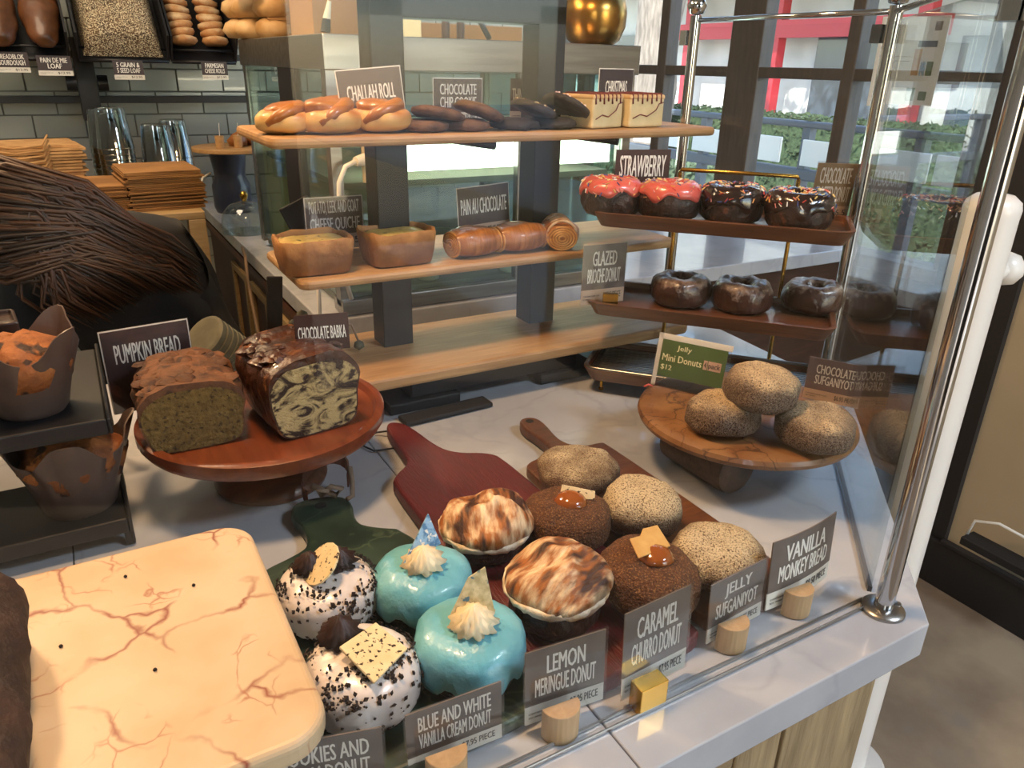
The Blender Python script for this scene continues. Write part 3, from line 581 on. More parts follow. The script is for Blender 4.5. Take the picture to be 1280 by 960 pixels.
basket('left black basket of dark crusted sourdough loaves',-.16,.06); basket('middle black basket under the seeded loaf',.085,.335); basket('right black basket of stacked cheese rolls',.345,.54)
IN=Matrix.Translation((0,0,0))
def on_rack(x,s,up,z=.485): # point on the tilted basket floor: s along slope, up normal
    c_,s_=math.cos(.75),math.sin(.75); return (x,2.80+s*c_-up*s_,z+s*s_+up*c_)
def loafrev(L,r,seed,amp=.006,sq=.8):
    b=MB(); n=20; prof=[]
    for i in range(n+1):
        a=-PI/2+PI*i/n; prof.append((r*math.cos(a)**.6 if abs(a)<PI/2-.001 else 0,L/2*math.sin(a)))
    b.rev(prof,24,0,Matrix.Rotation(PI/2,4,'X'),lambda p,t,i:Vector((p.x,p.y*sq,p.z))+Vector((p.x,p.y,0)).normalized()*amp*nzv(p,25,seed) if p.x or p.y else p); return b
for i,x in enumerate((-.105,.005)):
    t=thing('sourdough_loaf','x','bread',on_rack(x,.13,.055)); t['label']='dark brown crusted loaf, %s in the left wall basket'%('left one','right one')[i]; t['group']='sourdough loaves in the left basket'
    t.rotation_euler=(.75,0,0); loafrev(.26,.052,i).build('crust','crust_bread',t,smooth=True)
t=thing('seeded_loaf','large rectangular loaf crusted with pale seeds in the middle basket','bread',on_rack(.21,.14,.006)); t.rotation_euler=(.75,0,0)
def sl(b):
    n=24; v=[];f=[]
    for i in range(n+1):
        for j in range(n+1):
            u,w=i/n*2-1,j/n*2-1; x=.112*u;y=.13*w; z=.09*(1-abs(u)**8)*(1-abs(w)**8)**.5 if abs(u)<1 and abs(w)<1 else 0
            v.append((x,y,max(0,z)+.006*nzv((x,y,0),30,1)*(z>0)))
    for i in range(n):
        for j in range(n): f.append((i*(n+1)+j,(i+1)*(n+1)+j,(i+1)*(n+1)+j+1,i*(n+1)+j+1))
    b.add(v,f); b.box(-.11,.11,-.128,.128,0,.004)
part('crust','seed_crust',t,sl,smooth=50)
CR_=MB(); CR_.rev([(0,0),(.033,.0),(.041,.010),(.038,.020),(.02,.026),(0,.027)],24,0,None,wob(.003,40,5))
for cx in range(2):
    for k in range(7):
        x=.392+.095*cx; pos=on_rack(x,.045+k*.034,.028)
        t=thing('cheese_roll','x','bread roll',pos,0,'cheese rolls in the right basket')
        t['label']=('flat golden cheese roll %s of the %s column in the right basket'%(['at the foot','second from the foot','third from the foot','in the middle','third from the top','second from the top','at the top'][k],('left','right')[cx]))
        t.rotation_euler=(-.15,.0,k); CR_.build('crumb','roll_tan',t,smooth=True)
def wallcard(label,lines,px,py,w=.085,h=.055,price='$12.95'):
    p=PY(px,py,2.785); card(label,lines,None,None,p.z,h=h,loc=(p.x,2.785,p.z),rz=0,w=w,price=price,strip=.25,face='card_dark',sleeve=False)
wallcard('dark price sign at the left wall basket reading BREADBLOK SOURDOUGH',['BREADBLOK','SOURDOUGH'],18,91)
wallcard('dark price sign reading PAIN DE MIE LOAF',['PAIN DE MIE','LOAF'],71,95,.09)
wallcard('dark price sign on the middle basket reading 5 GRAIN & 5 SEED LOAF',['5 GRAIN &','5 SEED LOAF'],163,100,.085)
wallcard('dark price sign on the right basket reading PARMESAN CHEESE ROLLS',['PARMESAN','CHEESE ROLLS'],270,100,.08)
# ================================================================== bakery rack table behind
RT=.150
rt_=thing('rack_table','pale wood-topped open rack table with sheet trays','table',(.04,2.2,-.95))
T_=lambda n,m,x0,x1,y0,y1,z0,z1,bv=.002:part(n,m,rt_,lambda b:b.box(x0-.04,x1-.04,y0-2.2,y1-2.2,z0+.95,z1+.95),bevel=bv)
T_('table_top','table_wood',-.45,.272,2.0,2.75,.132,RT)
for x,y in ((.232,2.0),(-.45,2.0),(.232,2.71),(-.45,2.71)): T_('leg','table_wood',x,x+.04,y,y+.04,-.95,.132)
for z in (.03,-.09,-.3): T_('runner','table_wood',.245,.26,2.04,2.71,z,z+.012); T_('runner','table_wood',-.44,-.425,2.04,2.71,z,z+.012)
for i,z in enumerate((.044,-.076)):
    t=thing('sheet_tray',['upper metal sheet tray in the rack table','lower metal sheet tray in the rack table'][i],'tray',(0,2.22,z))
    part('tray','steel',t,lambda b:(b.box(-.2,.22,-.17,.25,0,.003),b.box(-.2,.22,-.175,-.17,0,.02),b.box(.22,.225,-.175,.25,0,.02),b.box(-.205,-.2,-.175,.25,0,.02)),bevel=.002)
    for j in range(3):
        tt_=thing('red_berry_pastry','x','pastry',(.02+.075*j,2.12,z+.0035),0,'pastries on the rack trays'); tt_['label']='dark red pastry, %s one on the %s sheet tray'%(('left','middle','right')[j],('upper','lower')[i])
        part('pastry','cookie_choc' if j%2 else 'pink_icing',tt_,lambda b:b.rev([(0,0),(.032,0),(.036,.015),(.02,.03),(0,.032)],18,0,None,wob(.006,50,j)),smooth=True)
def kraftstack(label,px,py,Y,n,w,d,rz,seed):
    p=P(px,py,RT+.001); t=thing('paper_bag_stack',label,'paper bags',(p.x,p.y+d/2,RT+.0008),rz,'kraft paper bag stacks')
    o=part('bags','kraft',t,sheets(n,w,d,.0042,'kraft',random.Random(seed),.005)); o['kind']='stuff'
kraftstack('flat stack of kraft paper bags at the right end of the rack table',208,262,0,22,.175,.2,.08,4)
kraftstack('flat stack of kraft paper bags left of the taller one',108,268,0,15,.20,.2,-.05,6)
t=thing('handle_bag_stack','pile of brown paper carrier bags with twisted handles showing','paper bags',(-.10,2.5,RT+.0008),.1)
o=part('bags','kraft_light',t,sheets(16,.26,.2,.008,'kraft',random.Random(9),.01)); o['kind']='stuff'
for k in range(9): part('handle','kraft_light',t,lambda b:b.tube([(-.12+.004*k,-.10,.15-.013*k),(-.09+.005*k,-.135,.135-.013*k),(-.03,-.15,.125-.013*k),(.035,-.14,.13-.013*k),(.055,-.10,.152-.013*k)],.0028,6),smooth=True)
# clear cup stacks
def cups(label,x,y,n,r=.046):
    t=thing('cup_stack',label,'cups',(x,y,RT+.0008),0,'clear cup stacks on the rack table')
    for k in range(n):
        part('cup','cup_glass',t,lambda b:b.rev([(r,0),(r*1.03,.002),(r,.004),(r*.78,.105),(r*.70,.108),(0,.108)],22),smooth=40,loc=(0,0,k*.014))
    return t
for i,(px,Y,n) in enumerate(((148,2.42,9),(200,2.38,6),(222,2.55,6),(137,2.6,8))):
    p=PY(px,200,Y); cups(['tall stack of clear plastic cups behind the paper bags','clear cup stack right of the tallest one','rear right clear cup stack beside the blue vase','rear left clear cup stack behind the tallest'][i],p.x,Y,n)
# vase with tasting board
v_=P(293,264,0)
t=thing('bucket_vase','dark blue-grey bucket with a waist standing on the back counter','vase',(v_.x,v_.y,.0008))
part('vase','navy_vase',t,lambda b:b.rev([(0,0),(.058,0),(.064,.02),(.064,.09),(.05,.125),(.052,.135),(.062,.205),(.058,.205),(.045,.13),(0,.12)],32),smooth=50)
t=thing('tasting_board','thin round pale wooden board laid over the blue-grey bucket','board',(v_.x+.02,v_.y,.206)); part('disc','disc_wood',t,lambda b:b.prism([(.135*math.cos(a*PI/18),.135*math.sin(a*PI/18)) for a in range(36)],0,.014),bevel=.003)
for i,(dx,dy) in enumerate(((.0,-.06),(.06,-.055))):
    t=thing('pick_holder',['left wooden tasting cup with picks','right wooden tasting cup with picks'][i],'cup',(v_.x-.03+dx,v_.y+dy,.2205),0,'wooden pick cups'); part('cup','disc_wood',t,lambda b:b.rev([(0,0),(.014,0),(.015,.04),(.012,.04),(.012,.01),(0,.01)],16),smooth=50); part('pick','plug',t,lambda b:b.tube([(0,0,.01),(.004,0,.08)],.0012,5))
for i,(dx,s) in enumerate(((.04,1),(.10,.9),(.075,.8))):
    t=thing('sample_pastry',['left dark chunk of pastry on the round tasting board','right dark chunk of pastry on the round tasting board','rear dark chunk of pastry on the round tasting board'][i],'pastry',(v_.x+dx,v_.y+(.0,.02,.06)[i],.2205),0,'pastry samples'); part('pastry','challah',t,lambda b:b.rev([(0,0),(.028,0),(.033,.02),(.022,.042),(0,.048)],16,0,None,wob(.012,40,i)),smooth=True)
g_=P(308,288,0)
t=thing('glass_dome','clear glass dome with gold knob on the back counter','dome',(g_.x,2.45,.0008)); 
part('dome','dome',t,lambda b:b.rev([(.075,0),(.075,.03),(.068,.06),(.045,.085),(.012,.095)],32),smooth=50); part('knob','brass',t,lambda b:b.rev([(.004,.092),(.009,.1),(.013,.112),(.008,.122),(0,.125)],16),smooth=True)
t=thing('electric_cable','white power cord hanging beside the blue-grey bucket','cord',(v_.x-.09,v_.y,.001)); part('cord','plug',t,lambda b:b.tube([(.03,.02,.13),(.0,0,.12),(-.02,0,.06),(-.03,0,.006)],.004,6),smooth=True)
t=thing('looped_cable','thin tan cord looping down the front of the back counter','cord',(.385,2.1,0)); part('cord','cord',t,lambda b:b.tube([(0,.1,.0075),(-.012,.0,.006),(-.022,-.05,-.05),(-.025,-.12,-.15),(-.022,-.16,-.26)],.0045,6),smooth=True)

# ================================================================== pastry builders
def sprof(R,h,e=.72,n=18,t0=-PI/2,t1=PI/2):
    out=[]
    for i in range(n+1):
        t=t0+(t1-t0)*i/n; c,s=math.cos(t),math.sin(t)
        out.append((R*abs(c)**e if abs(abs(t)-PI/2)>1e-4 else 0,h/2+h/2*math.copysign(abs(s)**e,s)))
    return out
def dough(R,h,seed,amp=.003,e=.72,sc=22,n=40):
    b=MB(); rn=random.Random(seed); sq=1+rn.uniform(-.05,.05)
    def fn(p,t,i):
        q=Vector((p.x*sq,p.y/sq,p.z)); d=Vector((q.x,q.y,q.z-h/2)); L=d.length or 1
        k=amp*nzv(q,sc,seed)+amp*.35*nzv(q,sc*4,seed+3)
        q=q+d/L*k; q.z=max(0,q.z); return q
    b.rev(sprof(R,h,e),n,0,None,fn); return b
def shellcap(R,h,seed,off,tlow,wav,k=5,e=.72,n=48,m=14,amp=.002,sc=22,hole=None):
    # coat from the top pole down to a wavy edge
    b=MB(); rn=random.Random(seed); ph=rn.random()*6
    v=[];f=[]
    for i in range(m+2):
        for j in range(n):
            th=2*PI*j/n; te=tlow+wav*(math.sin(k*th+ph)*.6+math.sin((k*2+1)*th+ph*2)*.4)
            u=min(i,m)/m; t=PI/2-(PI/2-te)*u; o=off*(1 if i<m else -1.5)*(1+.6*u*(i<m))
            c,s=math.cos(t),math.sin(t); r=(R+o)*abs(c)**e if i>0 else 0; z=h/2+(h/2+o)*math.copysign(abs(s)**e,s)
            p=Vector((r*math.cos(th),r*math.sin(th),z)); d=Vector((p.x,p.y,p.z-h/2)).normalized()
            p+=d*(amp*nzv(p,sc,seed)+.0008*nzv(p,90,seed)); v.append(p)
    for i in range(m+1):
        for j in range(n): f.append((i*n+j,(i+1)*n+j,(i+1)*n+(j+1)%n,i*n+(j+1)%n))
    b.add(v,f); return b
def torus(R,r,h,seed,amp=.0025,n=44,m=20):
    b=MB();v=[];f=[]
    for j in range(n):
        th=2*PI*j/n
        for i in range(m):
            a=2*PI*i/m; c,s=math.cos(a),math.sin(a); rr=R+r*math.copysign(abs(c)**.8,c); z=h/2+h/2*math.copysign(abs(s)**.8,s)
            p=Vector((rr*math.cos(th),rr*math.sin(th),z)); d=Vector((math.cos(th)*c,math.sin(th)*c,s)); p+=d*(amp*nzv(p,26,seed)+amp*.6*nzv(p,80,seed)); p.z=max(0,p.z); v.append(p)
    for j in range(n):
        for i in range(m): f.append((j*m+i,((j+1)%n)*m+i,((j+1)%n)*m+(i+1)%m,j*m+(i+1)%m))
    b.add(v,f); return b
def toruscap(R,r,h,seed,off,a0,a1,wav,n=60,m=14):
    b=MB();v=[];f=[]
    for j in range(n):
        th=2*PI*j/n; w=wav*(math.sin(5*th+seed)+.6*math.sin(9*th+seed*2))
        for i in range(m+2):
            u=(i-1)/(m-1); u2=min(1,max(0,u)); a=a0-w+(a1-a0+2*w)*u2; o=off if 0<=u<=1 and 0<i<m+1 else -.002
            if i in (0,m+1): o=-.002
            c,s=math.cos(a),math.sin(a); rr=R+(r+o)*math.copysign(abs(c)**.8,c); z=h/2+(h/2+o)*math.copysign(abs(s)**.8,s)
            p=Vector((rr*math.cos(th),rr*math.sin(th),z)); d=Vector((math.cos(th)*c,math.sin(th)*c,s)); p+=d*(.0025*nzv(p,26,seed)+.001*nzv(p,70,seed)); v.append(p)
    M2=m+2
    for j in range(n):
        for i in range(M2-1): f.append((j*M2+i,((j+1)%n)*M2+i,((j+1)%n)*M2+i+1,j*M2+i+1))
    b.add(v,f); return b
def rosette(R=.017,H=.016,lobes=8,tw=2.2,n=64):
    b=MB(); prof=[(0,0),(.8,0),(1,.12),(.98,.3),(.8,.5),(.55,.72),(.28,.9),(.08,1.0),(0,1.03)]
    def fn(p,t,i):
        z=p.z; k=1+.26*math.cos(lobes*(t+tw*z)) if 0<i<8 else 1
        return Vector((p.x*k*R,p.y*k*R,z*H))
    b.rev(prof,n,0,None,fn); return b
def surf_scatter(n,R,h,seed,size,tmin=-.9,e=.72,long=False,tor=None):
    b=MB(); rn=random.Random(seed)
    cl=[(rn.random()*2*PI,rn.uniform(.1,1.3)) for _ in range(12)]
    for _ in range(n):
        th=rn.random()*2*PI
        if tor:
            R0,r0=tor; a=rn.uniform(.15,2.9); c,s=math.cos(a),math.sin(a); rr=R0+(r0+.002)*math.copysign(abs(c)**.8,c); z=h/2+(h/2+.0025)*abs(s)**.8
            p=Vector((rr*math.cos(th),rr*math.sin(th),z)); d=Vector((math.cos(th)*c,math.sin(th)*c,s))
        else:
            u=rn.random(); t=PI/2-(PI/2-tmin)*math.sqrt(u)*.98
            if rn.random()<.45: q_=rn.choice(cl); th=q_[0]+rn.gauss(0,.22); t=min(1.5,q_[1]+rn.gauss(0,.13))
            c,s=math.cos(t),math.sin(t); rr=(R+.001)*abs(c)**e; z=h/2+(h/2+.001)*math.copysign(abs(s)**e,s)
            p=Vector((rr*math.cos(th),rr*math.sin(th),z)); d=Vector((p.x,p.y,p.z-h/2)).normalized()
        q=d.to_track_quat('Z','Y').to_matrix().to_4x4(); T=Matrix.Translation(p)@q@Matrix.Rotation(rn.random()*6,4,'Z')
        if long:
            L,w=.0032,.0009; b.add([(-L,-w,0),(L,-w,0),(L,w,0),(-L,w,0),(-L,0,.0014),(L,0,.0014)],[(0,1,5,4),(2,3,4,5),(0,4,3),(1,2,5)],rn.randrange(6),T)
        else:
            s_=size*rn.uniform(.4,1.3); b.add([(s_,0,0),(0,s_*rn.uniform(.5,1),0),(-s_,0,0),(0,-s_*rn.uniform(.5,1),0),(0,0,s_*.7)],[(0,1,4),(1,2,4),(2,3,4),(3,0,4)],0,T)
    return b
def flatshard(pts,th,T): return lambda b:b.prism(pts,0,th,0,T)
def at(px,py,z): p=P(px,py,z); return (p.x,p.y)
# ---- boards
def board(name,label,cat,outline,z0,z1,m,hole=None,bev=.004):
    cx=sum(p[0] for p in outline)/len(outline); cy=sum(p[1] for p in outline)/len(outline)
    t=thing(name,label,cat,(cx,cy,z0)); pts=[(x-cx,y-cy) for x,y in outline]
    o=part('board',m,t,lambda b:b.prism(pts,0,z1-z0),bevel=bev,seg=3)
    if hole: 
        part('hole','black_matte',t,lambda b:b.prism([(hole[0]-cx+hole[2]*math.cos(k*PI/8),hole[1]-cy+hole[2]*math.sin(k*PI/8)) for k in range(16)],z1-z0-.0005,z1-z0+.0004))
    return t
def smooth(pts,it=2):
    for _ in range(it):
        n=len(pts); q=[]
        for i in range(n):
            a,b=pts[i],pts[(i+1)%n]; q+=[(a[0]*.75+b[0]*.25,a[1]*.75+b[1]*.25),(a[0]*.25+b[0]*.75,a[1]*.25+b[1]*.75)]
        pts=q
    return pts
ZB=.016
board('serving_board','green marble paddle board under the cookie and blue donuts','board',smooth([(.150,.765),(.163,.792),(.205,.788),(.226,.768),(.214,.722),(.222,.702),(.268,.672),(.268,.40),(.262,.385),(.085,.385),(.083,.40),(.085,.655),(.095,.675),(.140,.688),(.155,.70),(.158,.735)],2),.0008,ZB,'green_marble',(.188,.768,.007))
board('serving_board','dark red painted wooden paddle board under the meringue donuts','board',smooth([(.326,.915),(.336,.937),(.352,.930),(.362,.905),(.370,.835),(.385,.808),(.422,.790),(.436,.765),(.436,.40),(.432,.383),(.282,.383),(.278,.40),(.278,.77),(.290,.79),(.316,.81),(.322,.835)],2),.0008,ZB+.004,'red_paint',None)
board('serving_board','brown wooden cutting board with grooved edge under the sugared donuts','board',smooth([(.505,.838),(.512,.862),(.532,.863),(.543,.845),(.531,.785),(.536,.762),(.552,.748),(.578,.748),(.585,.74),(.585,.425),(.578,.395),(.46,.395),(.447,.405),(.447,.725),(.454,.742),(.475,.748),(.495,.752),(.507,.768),(.508,.80)],2),.0008,ZB+.002,'walnut',(.523,.848,.006))
t=thing('groove','thin juice groove line',None,(0,0,0)) if False else None
sb=thing('serving_slab','large cream marble slab with red veins and rounded corners','slab',(-.04,.53,.0008))
part('slab','rosa',sb,lambda b:b.prism(rrect(-.23,.131,-.145,.145,.032,8),.060,.080),bevel=.006,seg=4)
part('foot','rosa',sb,lambda b:b.rev([(.07,0),(.07,.008),(.03,.02),(.03,.045),(.06,.0605),(0,.0605)],32,0,TR(-.06,0,0)),smooth=40)
# black crumbs
cr=thing('crumbs','few dark crumbs scattered on the cream marble slab','crumbs',(-.04,.53,.0812)); cr['kind']='stuff'
part('crumb','crumb_black',cr,lambda b:[b.rev([(0,0),(.0016,.0003),(.0012,.0016),(0,.002)],6,0,TR(x,y,0)) for x,y in ((.02,.10),(.07,.06),(-.03,.03),(-.09,-.06),(-.10,-.01),(.03,-.03))])
# ---- small donuts on the boards
def place(px,py,zb,h): p=P(px,py,zb+h/2); return (p.x,p.y,zb)
DG={}
def donut(label,px,py,zb,seed,kind,R=.047,h=.052,rz=None,loc=None,group=None):
    t=thing({'cookie':'cookies_and_cream_donut','blue':'blue_glazed_donut','mer':'meringue_donut','churro':'caramel_donut','sug':'sugared_donut','sugc':'sugared_chocolate_donut'}[kind],label,'donut',loc or place(px,py,zb,h),seed*1.3 if rz is None else rz,group)
    if kind=='sug':
        dough(R,h,seed,.004,.78).build('dough','sugar_top',t,smooth=True)
    elif kind=='sugc':
        dough(R,h,seed,.004,.68).build('dough','sugar_choc',t,smooth=True)
    elif kind=='churro':
        dough(R,h,seed,.0035,.74).build('dough','churro',t,smooth=True)
        part('caramel','caramel',t,lambda b:b.rev([(.017,0),(.018,.003),(.013,.008),(.006,.011),(0,.0115)],24,0,TR(0,-.004,h-.002),wob(.002,70,seed)),smooth=True)
    elif kind=='blue':
        dough(R-.002,h-.002,seed,.003,.62).build('dough','choc_dark',t,smooth=True)
        shellcap(R-.002,h-.002,seed,.002,-.42,.30,e=.62,amp=.003).build('glaze','blue_glaze',t,smooth=True)
        rosette(.018,.021).build('rosette','cream',t,smooth=True,loc=(0,-.006,h))
    elif kind=='cookie':
        dough(R-.002,h-.002,seed,.002,.68).build('dough','choc_dark',t,smooth=True)
        shellcap(R-.002,h-.002,seed,.002,-.95,.12,e=.68,amp=.002).build('glaze','white_glaze',t,smooth=True)
        o=surf_scatter(560,R+.0015,h+.001,seed,.0024,-.7,e=.68).build('cookie_crumbs','crumb_black',t); o['kind']='stuff'
    elif kind=='mer':
        dough(R-.004,h-.012,seed,.004,.7).build('dough','choc_dark',t,smooth=True)
        H=.034
        def fn(p,tt,i):
            r=math.hypot(p.x,p.y); sw=.0042*math.sin(3*tt+r*120+seed)*min(1,r/.02)
            q=Vector((p.x,p.y,p.z+sw*(.3+.7*(i>3)))); lean=.010*max(0,p.z)/H
            q.x+=lean*math.cos(seed*1.7+2); q.y+=lean*math.sin(seed*1.7+2)
            rr=1+.035*math.sin(5*tt+seed)+.02*nzv(p,60,seed); return Vector((q.x*rr,q.y*rr,q.z))
        part('meringue','meringue',t,lambda b:b.rev([(0,-.006),(.040,-.006),(.0475,-.003),(.0495,.003),(.048,.008),(.043,.014),(.036,.019),(.028,.023),(.019,.027),(.010,.031),(.004,.034),(0,.035)],56,0,None,fn),smooth=True,loc=(0,0,h-.016))
        part('meringue_edge','meringue_white',t,lambda b:b.rev([(.044,-.009),(.048,-.0075),(.0495,-.003),(.049,.0005),(.0455,0)],72,0,None,lambda p,tt,i:Vector((p.x*(1+.045*nzv(p,110,seed)),p.y*(1+.045*nzv(p,110,seed)),p.z+.002*nzv(p,150,seed)))),smooth=True,loc=(0,0,h-.016))
    return t
def shard(parent,pts,m,T,th=.0018,name='shard'): return part(name,m,parent,lambda b:b.prism(pts,0,th,0,T),bevel=.0004,seg=1)
d=donut('chocolate crumbed white donut behind, with a leaning round chocolate disc',411,742,ZB,1,'cookie',.0465,.05,0,group='cookies and cream donuts')
rosette(.015,.018,7,2).build('rosette','choc_frosting',d,smooth=True,loc=(.014,.006,.05)); rosette(.014,.018,7,2).build('rosette','choc_frosting',d,smooth=True,loc=(-.012,.012,.05))
disc=[(.021*math.cos(k*PI/8),.021*math.sin(k*PI/8)) for k in range(16)]
o=shard(d,disc,'shard_cream',TR(-.004,-.004,.062,0,0,-.75),.0022); 
d=donut('chocolate crumbed white donut in front with a square white chocolate shard',452,846,ZB,2,'cookie',.047,.052,0,group='cookies and cream donuts')
rosette(.016,.022,7,2).build('rosette','choc_frosting',d,smooth=True,loc=(-.008,.022,.052)); 
shard(d,[(-.020,-.026),(.024,-.022),(.026,.014),(-.014,.016)],'shard_cream',TR(.003,-.008,.058,.5,.22,.08),.0025)
o=MB()
d=donut('blue glazed donut behind with a blue speckled triangular shard',527,729,ZB,3,'blue',.047,.05,0,group='blue and white donuts')
shard(d,[(-.021,0),(.021,.004),(.014,.037)],'shard_blue',TR(.002,.001,.056,.15,1.25),.002)
d=donut('blue glazed donut in front with a pale yellow speckled triangular shard',588,808,ZB,4,'blue',.0475,.054,0,group='blue and white donuts')
shard(d,[(-.019,-.002),(.019,.0),(.010,.039),(-.004,.03)],'shard_yellow',TR(.003,.002,.060,-.5,1.15),.002)
d=donut('toasted meringue topped donut behind, its white side showing',607,662,ZB+.004,5,'mer',.047,.05,1.2,group='lemon meringue donuts')
d=donut('toasted meringue donut in front with a tall scorched peak',695,740,ZB+.004,6,'mer',.047,.06,.2,group='lemon meringue donuts')
d=donut('brown sugar churro donut behind with an upright tan shard in caramel',709,649,ZB+.004,7,'churro',.047,.052,0,group='caramel churro donuts')
shard(d,[(-.002,-.006),(.036,-.004),(.036,.005),(.0,.009)],'shard_cream',TR(-.004,.008,.056,-.65,1.0),.002)
d=donut('brown sugar churro donut in front under a wide caramel tuile shard',812,722,ZB+.004,8,'churro',.0485,.056,0,group='caramel churro donuts')
shard(d,[(-.026,-.010),(.020,-.014),(.026,.010),(.006,.013),(-.004,.008),(-.018,.010)],'shard_caramel',TR(-.002,.006,.066,.25,.45,.1),.0018)
donut('powdered jelly donut furthest back, by the cutting board handle',722,588,ZB+.002,9,'sug',.051,.042,group='jelly sufganiyot')
donut('tall powdered jelly donut in the middle, streaked white on top',803,635,ZB+.002,10,'sug',.046,.056,group='jelly sufganiyot')
donut('powdered jelly donut at the right end nearest the glass',897,696,ZB+.002,11,'sug',.0475,.05,group='jelly sufganiyot')
# ---- front signs and holders
def frontcard(label,lines,bl,br,tl,price='$7.95 PIECE',face='card_face',bend=0,lean=.06,sleeve=True):
    return card(label,lines,bl,br,.006,tl=tl,price=price,face=face,lean=lean,bend=bend,sleeve=sleeve)
frontcard('front price sign at the bottom edge reading COOKIES AND CREAM DONUT',['COOKIES AND','CREAM DONUT'],(338,1018),(482,988),(333,943))
frontcard('front price sign reading BLUE AND WHITE VANILLA CREAM DONUT',['BLUE AND WHITE','VANILLA CREAM DONUT'],(511,968),(627,922),(518,900))
frontcard('front price sign reading LEMON MERINGUE DONUT',['LEMON','MERINGUE DONUT'],(656,908),(753,874),(653,823))
frontcard('front price sign reading CARAMEL CHURRO DONUT',['CARAMEL','CHURRO DONUT'],(776,876),(855,834),(767,774))
frontcard('front price sign reading JELLY SUFGANIYOT',['JELLY','SUFGANIYOT'],(882,806),(949,769),(897,736),'$6.95 PIECE')
frontcard('front price sign nearest the corner post reading VANILLA MONKEY BREAD',['VANILLA','MONKEY BREAD'],(960,767),(1037,723),(960,685),'$8.50 PIECE',bend=.004,sleeve=False)
def holder(label,px,py,sz=1):
    p=P(px,py,.0); t=thing('sign_holder',label,'sign holder',(p.x,p.y+.012,.0008),-.08,'half-round wooden sign holders')
    pts=[(.0165*math.cos(a),.0165*math.sin(a)) for a in np.linspace(PI,2*PI,14)]
    part('block','holder_wood',t,lambda b:b.prism([(x*sz,y*sz) for x,y in pts],0,.029*sz),bevel=.0008)
holder('half-round wooden sign holder at the blue donut sign',566,988); holder('half-round wooden sign holder at the lemon meringue sign',708,926); holder('half-round wooden sign holder at the jelly sign',921,815); holder('half-round wooden sign holder at the monkey bread sign, by the post',1002,771)
p=P(812,885,0); t=thing('sign_holder','square polished brass sign holder at the caramel churro sign','sign holder',(p.x,p.y+.012,.0008),.0); part('block','brass',t,lambda b:b.box(-.0145,.0145,-.016,-.001,0,.027),bevel=.0008)
# ---- left wooden cake stand, loaves
lc=(.158,.885); PZ=.092
ls=thing('cake_stand','reddish wooden pedestal cake stand carrying the two cut loaves','cake stand',(*lc,.0008))
part('plate','cherry',ls,lambda b:b.rev([(0,.072),(.12,.072),(.142,.078),(.147,.086),(.147,.097),(.144,.0985),(.137,.0985),(.133,.0912),(0,.0912)],64),smooth=35)
part('foot','walnut',ls,lambda b:b.rev([(.068,0),(.070,.006),(.066,.014),(.05,.022),(.034,.03),(.028,.045),(.034,.062),(.05,.0725),(0,.0725)],44),smooth=40)
def loaf(name,label,px,py,zb,w,d,h,rz,crust,face,seed,bump_h=.012,dip=0,slant=0):
    p=P(px,py,zb); t=thing(name,label,'bread',(p.x,p.y,zb+.0005),rz)
    n=30; prof=[]
    for i in range(n):
        a=2*PI*i/n; c,s=math.cos(a),math.sin(a); x=w/2*math.copysign(abs(c)**.42,c); z=h/2*math.copysign(abs(s)**.5,s)+h/2
        if s>0: x*=1.0+.06*s*(1-s)*2; z+=bump_h*(1-(x/(w/2))**2)*(s)
        else: x*=.93
        if dip and s>.2: z-=dip*max(0,1-abs(x+.005)/(w*.22))
        prof.append((x,z))
    b=MB(); K=16; v=[];f=[]
    for k in range(K+1):
        y=d*k/K; e=1-.08*(k/K)**6 
        for i,(x,z) in enumerate(prof):
            q=Vector((x*e,y,z)); am=.0045 if z>h*.55 else .0012
            kk=am*(nzv(q,38,seed)+.6*nzv(q,95,seed+2)) if k>0 else am*.6*nzv(q,38,seed)
            dn=Vector((x,0,z-h/2)).normalized(); q+=dn*kk; q.z=max(0,q.z); v.append(q)
    for k in range(K):
        for i in range(n): f.append((k*n+i,k*n+(i+1)%n,(k+1)*n+(i+1)%n,(k+1)*n+i))
    f.append(tuple(K*n+i for i in range(n))); f.append(tuple(range(n-1,-1,-1)))
    b.add(v,f); b.build('crust',crust,t,smooth=50)
    b=MB(); b.v=[(x*.955,-.0006-.0008*0,z*.95+h*.022-(.005 if z>h*.75 else 0)) for x,z in prof]
    m=len(b.v); b.v.append((0,-.0018,h*.5)); b.f=[(i,(i+1)%m,m) for i in range(m)]; b.mi=[0]*m
    b.v=[tuple(q) for q in b.v]; 
    for i in range(m): 
        x,y,z=b.v[i]; b.v[i]=(x,-.0012,z)
    b.build('cut_face',face,t)
    return t
pk=loaf('pumpkin_loaf','cut pumpkin bread loaf with cracked brown crust on the left of the stand',250,561,PZ,.112,.115,.070,-.02,'pumpkin_crust','pumpkin_crumb',3,.012)
def crk(b):
    rn=random.Random(4)
    for _ in range(34):
        x=rn.uniform(-.048,.048); y=rn.uniform(.012,.11); z=.078-(x/.056)**2*.011+.001; s=rn.uniform(.006,.012)
        b.rev([(0,-s*.4),(s*.9,-s*.2),(s,0),(s*.6,s*.35),(0,s*.42)],7,0,TR(x,y,z,rn.random()*6),wob(.003,90,rn.random()*20))
o=part('crust_pieces','pumpkin_crust',pk,crk,smooth=50); o['kind']='stuff'
bb=loaf('babka_loaf','cut chocolate babka loaf with swirled crumb on the right of the stand',400,541,PZ,.112,.12,.088,.14,'babka_crust','babka_crumb',8,.012,.010)
